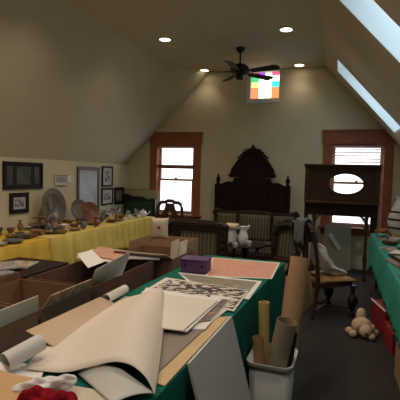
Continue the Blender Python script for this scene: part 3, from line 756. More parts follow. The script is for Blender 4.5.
for k in range(400):
    if n_ >= 34: break
    x, y = rn.uniform(-3.78,-3.12), rn.uniform(3.0,6.0); rr = rn.uniform(.045,.075)
    if any((x-o.location.x)**2+(y-o.location.y)**2 < (rr+max(o.dimensions.x, .12)/2+.0)**2 for o in COL.objects if 'category' in o and abs(o.location.z-TOP) < .01 and o.location.x < -3): continue
    nm, mm = kinds[n_ % 4]; part = 'before' if x > -3.45 else 'behind'
    zone = 'at the near end of the yellow tables' if y < 4 else 'around the oval platter' if y < 5 else 'beside the standing round plates'
    lb = nm + (' at the front edge ' if x > -3.45 else ' close to the wall ') + zone
    if n_ % 3 == 0: b = B().lathe([(0,0),(.5*rr,0),(.6*rr,.01),(.9*rr,.035),(rr,.06),(.93*rr,.06),(.5*rr,.014),(0,.012)], seg=20); o = single('bowl', b, mm, lb.replace('dish','bowl'), 'bowl', (x,y,TOP), smooth=True)
    elif n_ % 3 == 1: o = lying(x, y, rr, mm, lb)
    else:
        b = B().lathe([(0,0),(.3*rr,0),(.6*rr,.03),(.55*rr,.07),(.25*rr,.10),(.35*rr,.13),(.28*rr,.13),(.2*rr,.10),(0,.09)], seg=18); o = single('jar', b, mm, lb.replace('dish','jar'), 'jar', (x,y,TOP), smooth=True)
    o['group'] = 'small tableware crowding the yellow tables'
    bpy.context.view_layer.update(); n_ += 1
# oval framed panel leaning behind glassware: green chair back board
t = thing('headboard_panel', 'dark green padded panel leaning in the far left corner', 'panel', (-3.60, 7.18, 0))
B().prism([(-.33,0),(.33,0),(.33,1.00),(.25,1.03),(.20,1.0),(.05,1.05),(-.15,1.05),(-.25,1.09),(-.33,1.09)], .04).build('frame', mat('black_green_paint',(.012,.022,.016),rough=.4), t, bevel=.006)
B().box(-.27,.27,-.012,0,.12,.96).build('inset', mat('green_leather',(.018,.04,.028),(.025,.055,.038),.5,6), t, bevel=.006)
t2 = thing('art_board', 'olive beige board standing behind the dark green panel', 'board', (-3.62, 7.27, 0))
B().box(-.35,.36,0,.012,0,1.19).build('panel', mat('olive_board',(.42,.38,.22),(.46,.42,.25),.8,4), t2)
B().box(-.35,.36,-.002,0,1.165,1.19).build('edge_band', M_card2, t2)

# ------------------------------------------------------------------ pictures on the left wall
M_fr = mat('black_frame', (.014,.012,.011), rough=.5, spec=.2)
M_mt = mat('white_mount', (.50,.50,.50), rough=.8)
A_dark = ramp_mat('dim_landscape', [(.3,(.025,.032,.028)),(.5,(.05,.062,.055)),(.7,(.085,.09,.065))], 5, .6)
A_mono = ramp_mat('mono_photo', [(.3,(.05,.05,.05)),(.5,(.22,.22,.22)),(.7,(.5,.5,.5))], 14, .35)
A_mir = mat('silvery_print', (.30,.36,.42), (.42,.48,.55), .35, 4)
def picture(y0, y1, z0, z1, fw, mw, art, label, fm=M_fr, name='picture_frame', cat='picture', parts=1, mount=True, bars=0, glassy=True):
    t = thing(name, label, cat, (XL+.003, (y0+y1)/2, (z0+z1)/2))
    a, c = (y1-y0)/2, (z1-z0)/2; d = .022
    B().box(0,d,-a,a,c-fw,c).box(0,d,-a,a,-c,-c+fw).box(0,d,-a,-a+fw,-c+fw,c-fw).box(0,d,a-fw,a,-c+fw,c-fw).build('frame', fm, t, bevel=.003)
    mo = B().box(.002,.008,-a+fw,a-fw,-c+fw,c-fw).build('mount', M_mt if mount is True else mount, t)
    iw = 2*(a-fw)
    for k in range(parts):
        g = .02 if parts > 1 else 0
        ws = [.25,.5,.25] if parts == 3 else [1]
        s = -a+fw+iw*sum(ws[:k]); e = s+iw*ws[k]
        B().box(.008,.0095,s+mw+g*.5,e-mw-g*.5,-c+fw+mw,c-fw-mw).build('print', art, mo)
    return t
M_bm = mat('dark_mount', (.018,.017,.015), rough=.8)
picture(4.17,4.90,1.245,1.60,.035,.025,A_dark,'wide dark frame with three dim landscapes on the cream wall', parts=3, mount=M_bm)
picture(4.28,4.62,.93,1.20,.055,.03,A_mono,'small dark frame with a grey photo below the wide frame')
M_cream2 = mat('cream_frame',(.60,.56,.47),rough=.6)
t = picture(5.16,5.47,1.28,1.455,.022,.028,mat('grey_metal',(.24,.23,.22),rough=.4),'small cream framed grey plaque between the frames', fm=M_cream2)
t = thing('light_switch','narrow white switch plate right of the grey plaque','light switch',(XL+.001,5.53,1.37))
B().box(0,.006,-.035,.035,-.058,.058).build('plate', M_white, t, bevel=.002); B().box(.006,.012,-.008,.008,-.014,.014).build('toggle', M_white, t)
picture(5.72,6.36,.80,1.575,.05,.02,A_mir,'tall brown framed silvery print beside two stacked small frames', fm=M_dark2)
picture(6.45,6.81,1.235,1.60,.03,.06,A_mono,'upper black frame with white mount beside the tall print')
picture(6.44,6.83,.905,1.21,.03,.06,A_mono,'lower black frame with white mount beside the tall print')
picture(6.89,7.24,.90,1.215,.03,.03,ramp_mat('sepia_photo',[(.3,(.05,.045,.04)),(.55,(.16,.15,.13)),(.7,(.24,.22,.2))],9,.4),'dark framed dim picture nearest the far left corner', mount=M_bm)

# ------------------------------------------------------------------ headboard
t = thing('carved_headboard', 'tall dark carved headboard with arched crest against the far wall', 'headboard', (-1.465, 7.24, 0))
t.scale = (.97,1,.985)
def sym(pts): return pts + [(-x, z) for x, z in reversed(pts)]
arch = sym([(.40,1.49),(.41,1.51),(.385,1.53),(.365,1.60),(.325,1.68),(.27,1.76),(.205,1.83),(.13,1.89),(.05,1.93)])
poly = sym([(.655,.25),(.655,1.34),(.64,1.365),(.60,1.355),(.55,1.365),(.49,1.395),(.42,1.415),(.36,1.41),(.335,1.435),(.345,1.47),(.42,1.49)])
B().prism([(-.655,.2),(.655,.2)] + [(.655,1.34),(.63,1.36),(.58,1.355),(.52,1.385),(.46,1.41),(.38,1.40),(.33,1.44),(.345,1.48)] + [(-.345,1.48),(-.33,1.44),(-.38,1.40),(-.46,1.41),(-.52,1.385),(-.58,1.355),(-.63,1.36),(-.655,1.34)], .06).build('panel', M_hb, t, bevel=.006)
B().prism(arch, .075, Matrix.Translation((0,-.015,0))).build('arched_crown', M_hb, t, bevel=.006)
tb = [(x, -.02, z) for x, z in arch]
B().tube(tb, .014).build('crown_moulding', M_hb, t, smooth=True)
b = B()
for s in (-1, 1):
    for x, z, r in ((.03,1.99,.035),(.085,1.965,.038),(.13,1.93,.032),(.175,1.915,.030),(.215,1.875,.028),(.26,1.845,.024),(.06,1.94,.045),(.12,1.89,.035)):
        b.ball((s*x, .01, z), r, (1,.6,1), 8)
    b.tube([(s*.05,0,1.93),(s*.12,-.01,1.985),(s*.17,-.01,1.96),(s*.15,-.01,1.93)], .013)
    b.tube([(s*.33,0,1.50),(s*.40,-.01,1.50),(s*.435,-.01,1.525),(s*.42,-.01,1.55)], .014)
b.ball((0,.01,2.03), .028, (1,.6,1.6), 8).ball((0,.0,1.97), .05, (1,.6,1), 8)
b.tube([(-.34,.01,1.50),(-.40,.01,1.54),(-.375,.01,1.62),(-.33,.01,1.69),(-.25,.01,1.80),(-.13,.01,1.90),(0,.01,1.96),(.13,.01,1.90),(.25,.01,1.80),(.33,.01,1.69),(.375,.01,1.62),(.40,.01,1.54),(.34,.01,1.50)], .02)
b.build('crest_carving', M_hb, t, smooth=True)
B().prism([(-.28,.55),(.28,.55),(.28,1.40),(.20,1.58),(0,1.66),(-.20,1.58),(-.28,1.40)], .016, Matrix.Translation((0,-.022,0))).build('raised_panel', M_hb, t, bevel=.008)
for s in (-1, 1):
    B().prism([(-.14,.55),(.14,.55),(.14,1.26),(0,1.30),(-.14,1.26)], .016, Matrix.Translation((s*.47,-.016,0))).build('side_panel', M_hb, t, bevel=.008)
    B().box(s*.655-.03, s*.655+.03, -.03, .07, 0, 1.355).build('post', M_hb, t, bevel=.005)
    B().lathe([(0,0),(.035,0),(.038,.015),(.02,.03),(.03,.05),(.042,.085),(.032,.12),(.012,.145),(.018,.16),(.010,.18),(0,.20)], (s*.635,.02,1.355), 14).build('finial', M_hb, t, smooth=True)
B().box(-.66,.66,-.035,.03,.86,.90).build('rail', M_hb, t, bevel=.006)

# ------------------------------------------------------------------ striped settee in front of the headboard
t = thing('striped_settee', 'long green striped settee with dark carved rail before the headboard', 'settee', (-1.31, 6.62, 0))
Wd = .66
B().box(-Wd,Wd,-.30,.25,.30,.44).build('seat', M_stripe, t, bevel=.03)
B().box(-Wd-.02,Wd+.02,-.32,.27,.24,.30).build('seat_rail', M_dark, t, bevel=.01)
for a, c in ((-.64,-.30),(-.26,.26),(.30,.64)):
    n = B().sheet(lambda u, v: Vector((lerp(a,c,u), .20-.03*(math.sin(PI*u)*math.sin(PI*v))**.5-(1-v)*.03, lerp(.44,.86,v))), 10, 10)
    n.build('back_panel', M_stripe, t, smooth=True, solid=.03)
b = B().box(-.68,.68,.185,.245,.855,.895).box(-.30,-.26,.17,.24,.3,.86).box(.26,.30,.17,.24,.3,.86).box(-.69,-.64,.17,.24,.24,.86).box(.64,.69,.17,.24,.24,.86)
b.build('back_frame', M_dark, t, bevel=.008)
b = B().tube([(-.30,.21,.88),(-.15,.21,.905),(0,.21,.915),(.15,.21,.905),(.30,.21,.88)], .018)
for s in (-1,1): b.ball((s*.66,.21,.90), .05, (1,.6,1), 10).ball((s*.70,.21,.87), .035, (1,.6,1), 10).ball((s*.60,.21,.905), .03, (1,.6,1), 10)
b.build('top_carving', M_dark, t, smooth=True)
for s in (-1,1):
    B().tube([(s*.67,.20,.66),(s*.69,0,.66),(s*.69,-.22,.645),(s*.70,-.29,.60),(s*.69,-.26,.45),(s*.67,-.28,.30)], .022).build('arm', M_dark, t, smooth=True)
    for y in (-.28,.22): B().lathe(turned(.24,r=.9), (s*.62,y,0), 12).build('leg', M_dark, t, smooth=True)

# ------------------------------------------------------------------ small carved chair before left window
t = thing('carved_chair', 'dark openwork chair back in front of the left window', 'chair', (-2.735, 6.58, 0), rad(0))
t.scale = (1.08,1,1.025)
B().box(-.22,.22,-.40,-.0,.42,.46).build('seat', M_dark2, t, bevel=.012)
for s in (-1,1):
    B().tube([(s*.19,-.02,0),(s*.19,0,.45),(s*.215,.02,.75),(s*.20,.03,.90),(s*.17,.035,.975)], .026).build('back_post', M_dark2, t, smooth=True)
    B().cyl((s*.19,-.37,0),(s*.20,-.37,.42),.018,.022).build('leg', M_dark2, t)
B().tube([(-.19,.035,.95),(-.14,.035,.985),(-.08,.035,.985),(-.04,.035,1.01),(.04,.035,1.01),(.08,.035,.985),(.14,.035,.985),(.19,.035,.95)], .03).build('crest_rail', M_dark2, t, smooth=True)
B().prism([(-.04,.50),(.04,.50),(.06,.60),(.12,.70),(.13,.80),(.09,.88),(.07,.97),(-.07,.97),(-.09,.88),(-.13,.80),(-.12,.70),(-.06,.60)], .016, Matrix.Translation((0,.02,0)), [[(-.02,.70),(.02,.70),(.03,.80),(0,.86),(-.03,.80)]]).build('splat', M_dark2, t)
B().box(-.19,.19,.005,.03,.47,.50).build('cross_rail', M_dark2, t)

# ------------------------------------------------------------------ wide dark settee back behind the purple box
t = thing('beaded_settee', 'dark spiral posted settee with beaded top rail behind the purple box', 'settee', (-1.56, 4.62, 0), 0)
B().box(-.33,.33,.04,.50,.34,.43).build('seat', M_stripe, t, bevel=.03)
B().box(-.34,.34,.02,.52,.29,.34).build('seat_rail', M_dark, t, bevel=.01)
B().sheet(lambda u, v: Vector((lerp(-.20,.24,u), .0, lerp(.45,.885,v))), 6, 6).build('back_panel', M_stripe, t, solid=.02)
b = B().box(-.32,.31,-.03,.035,.845,.945).box(-.34,.33,-.03,.03,.44,.48).box(-.37,-.20,-.025,.03,.48,.90).box(.24,.37,-.025,.03,.48,.91)
b.build('back_frame', M_dark, t, bevel=.008)
b = B()
for k in range(26): b.ball((-.28+k*.022,-.035,.905), .0085, seg=8)
b.tube([(-.33,0,.945),(-.2,0,.955),(0,0,.965),(.2,0,.955),(.32,0,.93),(.36,0,.88)], .014)
b.build('beading', M_dark, t, smooth=True)
for s in (-1,1):
    b = B(); 
    pts = [(s*.315+.012*math.cos(k*1.1), .012*math.sin(k*1.1), .44+.44*k/30) for k in range(31)]
    b.tube(pts, .027)
    b.ball((s*.33,0,.90), .055, (1,.6,.9), 12)
    if s < 0: b.tube([(-.30,-.0,.93),(-.37,-.01,.90),(-.385,-.01,.82),(-.36,-.01,.74),(-.31,-.01,.70)], [.045,.055,.045,.035,.025])
    b.build('spiral_post', M_dark, t, smooth=True)
    for y in (.0,.46): B().lathe(turned(.29), (s*.29,y,0), 12).build('leg', M_dark, t, smooth=True)
    B().tube([(s*.33,.02,.68),(s*.34,.25,.68),(s*.34,.45,.66),(s*.33,.48,.56),(s*.32,.46,.34)], .02).build('arm', M_dark, t, smooth=True)

# ------------------------------------------------------------------ round table with pitcher
RX, RY, RZ_ = -1.12, 5.22, .64
t = thing('round_table', 'dark round pedestal table carrying white china before the striped settee', 'table', (RX, RY, 0))
B().lathe([(0,RZ_-.025),(.25,RZ_-.025),(.275,RZ_-.018),(.28,RZ_-.008),(.275,RZ_),(0,RZ_)], seg=40).build('tabletop', M_dark, t, smooth=True)
B().lathe([(0,.10),(.05,.10),(.06,.16),(.035,.22),(.045,.36),(.03,.48),(.05,.58),(.09,RZ_-.025),(0,RZ_-.025)], seg=20).build('pedestal', M_dark, t, smooth=True)
for k in range(4):
    a = rad(45+90*k); c_, s_ = math.cos(a), math.sin(a)
    B().tube([(.04*c_,.04*s_,.14),(.14*c_,.14*s_,.12),(.22*c_,.22*s_,.04),(.27*c_,.27*s_,.018)], .018).build('foot', M_dark, t, smooth=True)
p = hitY(243, 245, 5.12)
t = thing('pitcher', 'white china pitcher with spout on the round dark table', 'pitcher', (p.x, 5.12, RZ_+.001), rad(10))
B().lathe([(0,0),(.045,0),(.05,.01),(.065,.06),(.06,.11),(.04,.16),(.038,.19),(.052,.225),(.048,.225),(.034,.19),(0,.18)], seg=22).build('body', M_cer, t, smooth=True)
B().tube([(-.04,0,.20),(-.085,0,.20),(-.095,0,.14),(-.06,0,.08)], .008).build('handle', M_cer, t, smooth=True)
B().tube([(.035,0,.19),(.06,0,.225),(.075,0,.245)], [.02,.015,.008]).build('spout', M_cer, t, smooth=True)
p = hitY(231, 246, 5.10)
t = thing('tissue_carton', 'small white carton with cream lid left of the china pitcher', 'carton', (p.x, 5.10, RZ_+.001), rad(-12))
B().box(-.05,.05,-.05,.05,0,.20).build('body', M_tissue, t, bevel=.004)
B().obox((0,-.01,.225),(.16,.13,.04),(rad(10),0,0)).build('lid', mat('cream_lid',(.60,.50,.34),rough=.7), t, bevel=.006)
for k, (x, y) in enumerate(((235,248),(249,246))):
    q = hitZ(x, y, RZ_)
    single('china_cup', B().lathe([(0,0),(.02,0),(.032,.03),(.036,.06),(.033,.06),(.02,.01),(0,.01)], seg=18), M_cer, ('white china cup between the small carton and pitcher','white china cup just beyond the pitcher on the round table')[k], 'cup', (q.x, q.y, RZ_+.001), smooth=True)

# ------------------------------------------------------------------ striped side chair right of the round table
t = thing('parlour_chair', 'dark carved parlour chair with striped panel before the mantel', 'chair', (-.635, 5.22, 0), rad(-20))
B().box(-.21,.21,-.36,.05,.36,.44).build('seat', M_stripe, t, bevel=.03)
B().box(-.225,.225,-.375,.065,.30,.36).build('seat_rail', M_dark, t, bevel=.008)
ol = [(.155,.46),(.165,.6),(.17,.75),(.15,.84),(.09,.885),(0,.90),(-.09,.885),(-.15,.84),(-.17,.75),(-.165,.6),(-.155,.46)]
B().tube([(x,.05+(z-.46)*.12,z) for x, z in ol], .044, closed=True).build('back_frame', M_dark, t, smooth=True)
B().prism([(x*.95,z) for x, z in ol], .03, Matrix.Translation((0,.045,0)) @ Matrix.Rotation(rad(-6),4,'X') @ Matrix.Translation((0,0,.005))).build('back_panel', M_stripe, t)
b = B().ball((0,.10,.94), .045, (1.3,.6,1), 10).tube([(-.17,.09,.86),(-.09,.1,.90),(0,.10,.92),(.09,.1,.90),(.17,.09,.86)], .015)
for s in (-1,1): b.ball((s*.07,.10,.92), .032, (1,.6,1), 10).ball((s*.17,.09,.86), .034, (1,.6,1), 10).ball((s*.125,.095,.90), .025, (1,.6,1), 8)
b.build('crest_carving', M_dark, t, smooth=True)
for s in (-1,1):
    B().tube([(s*.18,.07,.62),(s*.23,-.08,.62),(s*.24,-.22,.60),(s*.23,-.27,.52),(s*.21,-.28,.40)], .018).build('arm', M_dark, t, smooth=True)
    for y in (-.34,.03): B().lathe(turned(.30), (s*.19,y,0), 12).build('leg', M_dark, t, smooth=True)

# ------------------------------------------------------------------ mantel piece with oval opening in front of the right window
MX = .015
t = thing('mantel_piece', 'dark wooden overmantel with oval opening standing before the right window', 'mantel', (MX, 6.55, 0))
ov = [(.062+.25*math.cos(2*PI*k/40), 1.415+.155*math.sin(2*PI*k/40)) for k in range(40)]
B().prism([(-.47,1.15),(.47,1.15),(.47,1.65),(-.47,1.65)], .03, None, [ov]).build('oval_panel', M_dark2, t)
B().tube([(x,-.004,z) for x, z in ov], .010, closed=True).build('oval_moulding', M_dark, t, smooth=True)
B().box(-.53,.53,-.06,.05,1.65,1.675).box(-.545,.545,-.08,.055,1.675,1.70).build('cornice', M_dark2, t, bevel=.005)
for s in (-1,1):
    B().box(s*.49-.035,s*.49+.035,-.035,.04,1.15,1.65).build('pilaster', M_dark2, t, bevel=.005)
    B().box(s*.485-.03,s*.485+.03,-.035,.035,.0,1.12).build('side_post', M_dark2, t, bevel=.005) if s < 0 else None
    B().lathe([(0,0),(.03,0),(.032,.03),(.018,.06),(.022,.2),(.035,.32),(.02,.42),(.022,.7),(.035,.8),(.02,.88),(.032,.95),(0,.95)], (s*.37,-.03,0), 14).build('leg', M_dark2, t, smooth=True)
    B().tube([(s*.37,-.03,.78),(s*.35,-.03,.87),(s*.30,-.03,.94),(s*.25,-.03,.965)], .018).build('bracket', M_dark2, t, smooth=True)
B().box(-.52,.52,-.14,.05,1.12,1.15).build('shelf', M_dark2, t, bevel=.006)
B().box(-.515,.515,-.045,.03,.94,1.12).build('apron', M_dark, t, bevel=.005)
B().box(.42,.515,-.03,.03,.66,.94).build('end_panel', M_dark, t, bevel=.004)
b = B()
b.lathe([(0,0),(.006,0),(.006,.06),(0,.06)], (.345,-.075,.86), 8).ball((.345,-.08,.93), .014)
b.build('leg_glint', M_silver, t, smooth=True)  # small silvery shape standing in for the glints on the leg

# board leaning under the right window
tilt('leaning_board', [(-.20,7.10,.015),(.215,7.10,.015),(.20,7.28,.735),(-.215,7.28,.735)], .012, mat('sage_board',(.25,.25,.19),(.29,.29,.22),.35,3), 'sage grey board leaning under the right window', 'board')
tilt('reflection_strip', [(-.150,7.192,.56),(-.105,7.205,.60),(.060,7.148,.36),(.015,7.137,.32)], .003, mat('reflection_pale',(.50,.54,.58),rough=.3), 'pale painted reflection running diagonally across the sage board', 'strip')  # thin pale sheet imitating a reflection on the board
t = thing('wall_outlet', 'white electric outlet low on the far wall right of the leaning board', 'outlet', (.33, YF-.001, .40))
B().box(-.035,.035,-.006,0,-.055,.055).build('plate', M_white, t, bevel=.002)
B().box(-.015,.015,-.009,-.006,.008,.035).box(-.015,.015,-.009,-.006,-.035,-.008).build('socket', M_cer, t)

# ------------------------------------------------------------------ dining chair in the aisle
t = thing('dining_chair', 'dark turned leg dining chair with gold seat draped with white clothing', 'chair', (-.12, 4.80, 0), rad(-90+38))
# local: front = +Y after rotation? seat from y=-.23 (back) to +.23 (front)
t.rotation_euler = (0,0,rad(38-90))
hw = .20
def seatf(u, v):
    w = lerp(.19,.235,v); return Vector((lerp(-w,w,u), lerp(-.22,.25,v), .40+.035*(math.sin(PI*u)*math.sin(PI*v))**.4))
b = B().sheet(seatf, 14, 14)
b.build('seat', M_seat, t, smooth=True, solid=.02)
B().prism([(-.19,-.22),(.19,-.22),(.235,.25),(-.235,.25)], .055, Matrix.Translation((0,0,.395)) @ Matrix.Rotation(rad(-90),4,'X') @ Matrix.Scale(-1,4,(0,0,1))).build('seat_rail', M_dark2, t)
for s in (-1,1):
    B().lathe(turned(.345,r=1.12), (s*.205,.22,0), 14).build('leg', M_dark, t, smooth=True)
    B().tube([(s*.18,-.27,0),(s*.18,-.235,.2),(s*.18,-.215,.40),(s*.185,-.235,.62),(s*.20,-.29,.85),(s*.19,-.325,.98)], [.018,.02,.024,.02,.02,.018]).build('back_post', M_dark2, t, smooth=True)
B().tube([(-.20,-.315,.93),(-.15,-.325,1.0),(-.05,-.33,1.02),(.05,-.33,1.02),(.15,-.325,1.0),(.20,-.315,.93)], .024).build('crest_rail', M_dark2, t, smooth=True)
B().prism([(-.05,0),(.05,0),(.04,.15),(.07,.30),(.075,.42),(.05,.53),(-.05,.53),(-.075,.42),(-.07,.30),(-.04,.15)], .014, Matrix.Translation((0,-.235,.47)) @ Matrix.Rotation(rad(9.5),4,'X')).build('splat', M_dark2, t)
B().box(-.18,.18,-.245,-.22,.45,.48).build('cross_rail', M_dark2, t)
B().tube([(-.19,-.24,.10),(-.03,0,.10),(.03,0,.10),(.19,-.24,.10)], .012).tube([(-.20,.22,.10),(-.03,0,.10)], .012).tube([(.20,.22,.10),(.03,0,.10)], .012).build('stretcher', M_dark2, t, smooth=True)
Mch = Matrix.Translation((-.12,4.80,0)) @ Matrix.Rotation(rad(38-90),4,'Z')
# white clothing over the seat, grey garment over the crest
def drape(P, wd, seed, thick, wfun=None):
    """ribbon of cloth following chair-local points (x offset list)"""
    rn = random.Random(seed); ph = [rn.uniform(0,6) for _ in range(4)]
    n = len(P)-1
    def f(u, v):
        k = v*n; i = min(n-1, int(k)); p = Vector(P[i]).lerp(Vector(P[i+1]), k-i)
        w = wd if wfun is None else wd*wfun(v)
        x = (u-.5)*w
        p = p + Vector((x, .010*math.sin(9*u+ph[0]+4*v), .012*math.sin(11*u+ph[1]-3*v)))
        return p
    return B().sheet(f, 16, 24), f
def shirtf(u, v):
    P = [(.03,-.175,.80),(.03,-.13,.74),(.03,-.09,.64),(.035,-.04,.55),(.04,.03,.50),(.045,.12,.465),(.045,.22,.455)]
    R = [.03,.065,.08,.08,.065,.05,.03]
    k = v*6; i = min(5, int(k)); f = k-i; p = Vector(P[i]).lerp(Vector(P[i+1]), f); rr = lerp(R[i], R[i+1], f); a = 2*PI*u
    rr *= 1+.16*math.sin(3*a+7*v)+.10*math.sin(5*a-11*v+1)
    d = (Vector(P[i+1])-Vector(P[i])).normalized(); n = Vector((1,0,0)).cross(d)
    return p+Vector((1,0,0))*math.cos(a)*rr*1.7+n*math.sin(a)*rr*.85
o = B().sheet(shirtf, 26, 26, wrap=True).build('white_shirt', mat('white_fabric',(.60,.57,.55),(.70,.67,.65),.9,14), smooth=True); o.matrix_world = Mch; tag(o, 'crumpled white shirt heaped down the dining chair onto its seat', 'garment')
b, _ = drape([(.03,-.375,.80),(.03,-.375,.92),(.03,-.365,1.03),(.03,-.33,1.06),(.03,-.285,1.03),(.03,-.24,.92),(.03,-.20,.80)], .20, 8, .02)
o = b.build('grey_garment', mat('grey_fabric',(.11,.12,.14),(.16,.17,.19),.9,14), smooth=True, solid=.012); o.matrix_world = Mch; tag(o, 'grey garment hung over the top of the dining chair', 'garment')

# ------------------------------------------------------------------ plush toy on the floor
M_plush = mat('cream_plush', (.58,.42,.28), (.66,.50,.36), .95, 40, bump=.6, spec=.05)
t = thing('plush_toy', 'cream plush animal lying on the carpet by the red boxes', 'plush toy', (.255, 4.24, 0), rad(-10))
t.scale = (.90,1.0,1.1)
b = B().ball((0,0,.085), .085, (1.25,.95,.9), 18).ball((-.02,.06,.16), .055, (1,.9,1.2), 14)
b.build('body', M_plush, t, smooth=True)
B().ball((.05,-.075,.065), .06, (1.15,1,.95), 16).build('head', M_plush, t, smooth=True)
for x, y, z in ((.11,-.02,.09),(-.02,-.09,.10)): B().ball((x,y,z), .026, (1,.6,1.2), 10).build('ear', M_plush, t, smooth=True)
for x, y in ((-.12,-.03),(.13,.04),(-.07,-.10),(.11,-.09)): B().ball((x,y,.032), .032, (1.3,1,1), 12).build('paw', M_plush, t, smooth=True)
B().ball((.065,-.135,.06), .013, (1,.7,.8), 8).build('nose', M_black, t, smooth=True)

# ------------------------------------------------------------------ right table with teal cloth and clutter
table('folding_table', .44, 1.16, 1.30, 6.22, 'long table under the sea green cloth beside the aisle', .742)
def hemR(px, py): return .41 if py < 5.6 else .41-.18*min(1,(py-5.6)/.5)
cloth('tablecloth', .43, 1.165, 1.27, 6.25, TZ-.0015, hemR, M_teal2, 'sea green cloth over the long table along the skylight wall', amp=.014, seed=31, nseg=520, flare=-.0, gap=.006)
def RTp(x, y, z=.76): return hitZ(x, y, z)
# red boxes below and plank
t = thing('red_box', 'tall red box with white edge on the floor under the sea green cloth', 'box', (.50, 4.52, 0), rad(14))
B().box(-.09,.09,-.20,.20,0,.24).build('body', M_redbox, t, bevel=.004)
B().box(-.095,-.085,-.205,.205,.235,.25).build('edge', M_wpaper, t)
t = thing('red_box', 'lower red box nearer the camera next to the plank', 'box', (.545, 4.02, 0), rad(6))
B().box(-.085,.085,-.17,.17,0,.17).build('body', M_redbox, t, bevel=.004); B().box(-.09,.09,-.175,.175,.17,.19).build('lid', M_redbox, t, bevel=.004)
tilt('plank', [(.47,3.50,.0),(.50,2.2,.0),(.50,2.2,.39),(.475,3.50,.39)], .02, mat('tan_plank',(.28,.18,.10),(.34,.22,.13),.7,6), 'tan wooden plank standing along the edge under the sea green cloth', 'plank')
# clutter
def blk(name, px_, py_, s, mm, label, cat, rz=0, z=None, zz=.76):
    p = RTp(px_, py_, zz); p.x = max(p.x, .45+s[0]/2)
    return single(name, B().box(-s[0]/2,s[0]/2,-s[1]/2,s[1]/2,0,s[2]), mm, label, cat, (p.x, p.y, TOP if z is None else z), rz, bevel=.004)
M_org = mat('orange_cover', (.55,.20,.05), (.62,.28,.08), .5, 10)
M_teald = mat('petrol_fabric', (.03,.12,.14), (.05,.17,.19), .8, 12)
def clutter(name, x, y, ax, L, r, mm, label, cat, seed, k=.2):
    return single(name, lump(B(), (0,0,0), ax, L, r, seed, k=k), mm, label, cat, (x, y, TOP+r*1.18), smooth=True, subsurf=1)
clutter('folded_scarf', .56, 6.06, (1,.2,0), .20, .042, mat('rust_fabric',(.34,.10,.05),(.42,.14,.06),.9,12), 'rust red folded scarf at the far end of the sea green cloth', 'scarf', 41)
clutter('folded_scarf', .74, 5.72, (1,-.3,0), .18, .038, mat('olive_fabric',(.30,.26,.06),(.36,.30,.08),.9,12), 'olive yellow folded scarf next to the rust red one', 'scarf', 42)
clutter('folded_scarf', .84, 5.50, (1,.3,0), .24, .06, M_teald, 'petrol blue folded scarf in front of the banded vase', 'scarf', 43)
clutter('folded_scarf', .66, 5.35, (1,.1,0), .20, .036, mat('pale_knit',(.42,.44,.38),(.5,.5,.44),.9,12), 'pale grey green folded scarf in front of the olive one', 'scarf', 44)
clutter('folded_scarf', .66, 4.85, (.6,1,0), .26, .036, mat('sea_knit',(.08,.30,.30),(.12,.38,.36),.9,12), 'turquoise folded scarf lying by the black tray', 'scarf', 45)
for k, (nm, x, y, L, r_, c1, c2, lb, ct) in enumerate((
    ('folded_cloth', .53, 5.78, .15, .026, (.10,.38,.32), (.14,.45,.38), 'pale turquoise folded cloth at the aisle edge by the rust red scarf', 'cloth'),
    ('beaded_purse', .70, 5.98, .14, .036, (.10,.06,.04), (.30,.20,.10), 'brown beaded purse between the rust scarf and the banded vase', 'purse'),
    ('beaded_purse', .62, 5.52, .12, .030, (.05,.05,.06), (.35,.12,.08), 'dark red flecked purse between the olive and grey green scarves', 'purse'),
    ('knitted_hat', .78, 5.28, .15, .052, (.05,.16,.20), (.10,.30,.34), 'blue knitted hat lying in front of the petrol scarf', 'hat'),
    ('knitted_hat', .72, 4.98, .14, .048, (.45,.40,.34), (.60,.55,.48), 'cream knitted hat beside the black flat case', 'hat'),
    ('leather_glove', .55, 5.18, .15, .022, (.05,.025,.018), (.09,.045,.03), 'dark brown leather glove at the aisle edge past the turquoise scarf', 'glove'),
    ('folded_cloth', .78, 4.12, .18, .040, (.40,.10,.06), (.50,.20,.10), 'orange red folded cloth on the wall side of the framed tray', 'cloth'))):
    clutter(nm, x, y, (1,.3*(-1)**k,0), L, r_, mat(nm+str(k), c1, c2, .85, 22), lb, ct, 60+k, .25)
# black framed tray / mirror leaning on books
t = thing('framed_tray', 'black framed tray tilted on the sea green cloth', 'tray', (.60, 4.16, TOP+.02), rad(12))
b = B().box(-.10,.22,-.20,-.18,0,.022).box(-.10,.22,.18,.20,0,.022).box(-.10,-.08,-.18,.18,0,.022).box(.20,.22,-.18,.18,0,.022)
b.build('frame', M_black, t, bevel=.003)
B().box(-.08,.20,-.18,.18,.004,.010).build('panel', mat('grey_tray',(.35,.36,.34),(.42,.42,.40),.3,5), t)
blk('book', 388, 262, (.2,.3,.018), M_mag, 'glossy book directly beneath the black framed tray', 'book', rad(12))
for k, (x, y, s, mm, lb) in enumerate(((.60,4.55,(.16,.22,.03),M_wpaper,'white book beyond the black framed tray'),(.80,4.70,(.18,.22,.05),M_org,'orange covered book stacked near the wall side'),
        (.82,4.40,(.18,.2,.04),M_org,'orange brown book beside the framed tray'),(.72,5.10,(.20,.16,.05),M_black,'black flat case before the scarves'),
        (.60,3.72,(.16,.22,.03),M_redbox,'red book near the framed tray'),(.58,3.40,(.18,.24,.025),M_mag,'patterned magazine close to the near table edge'),
        (.80,3.60,(.20,.24,.04),M_paper,'cream book by the wall at the near end'))):
    single('book', B().box(-s[0]/2,s[0]/2,-s[1]/2,s[1]/2,0,s[2]), mm, lb, 'book', (x,y,TOP), rad(10*k-25), bevel=.003)
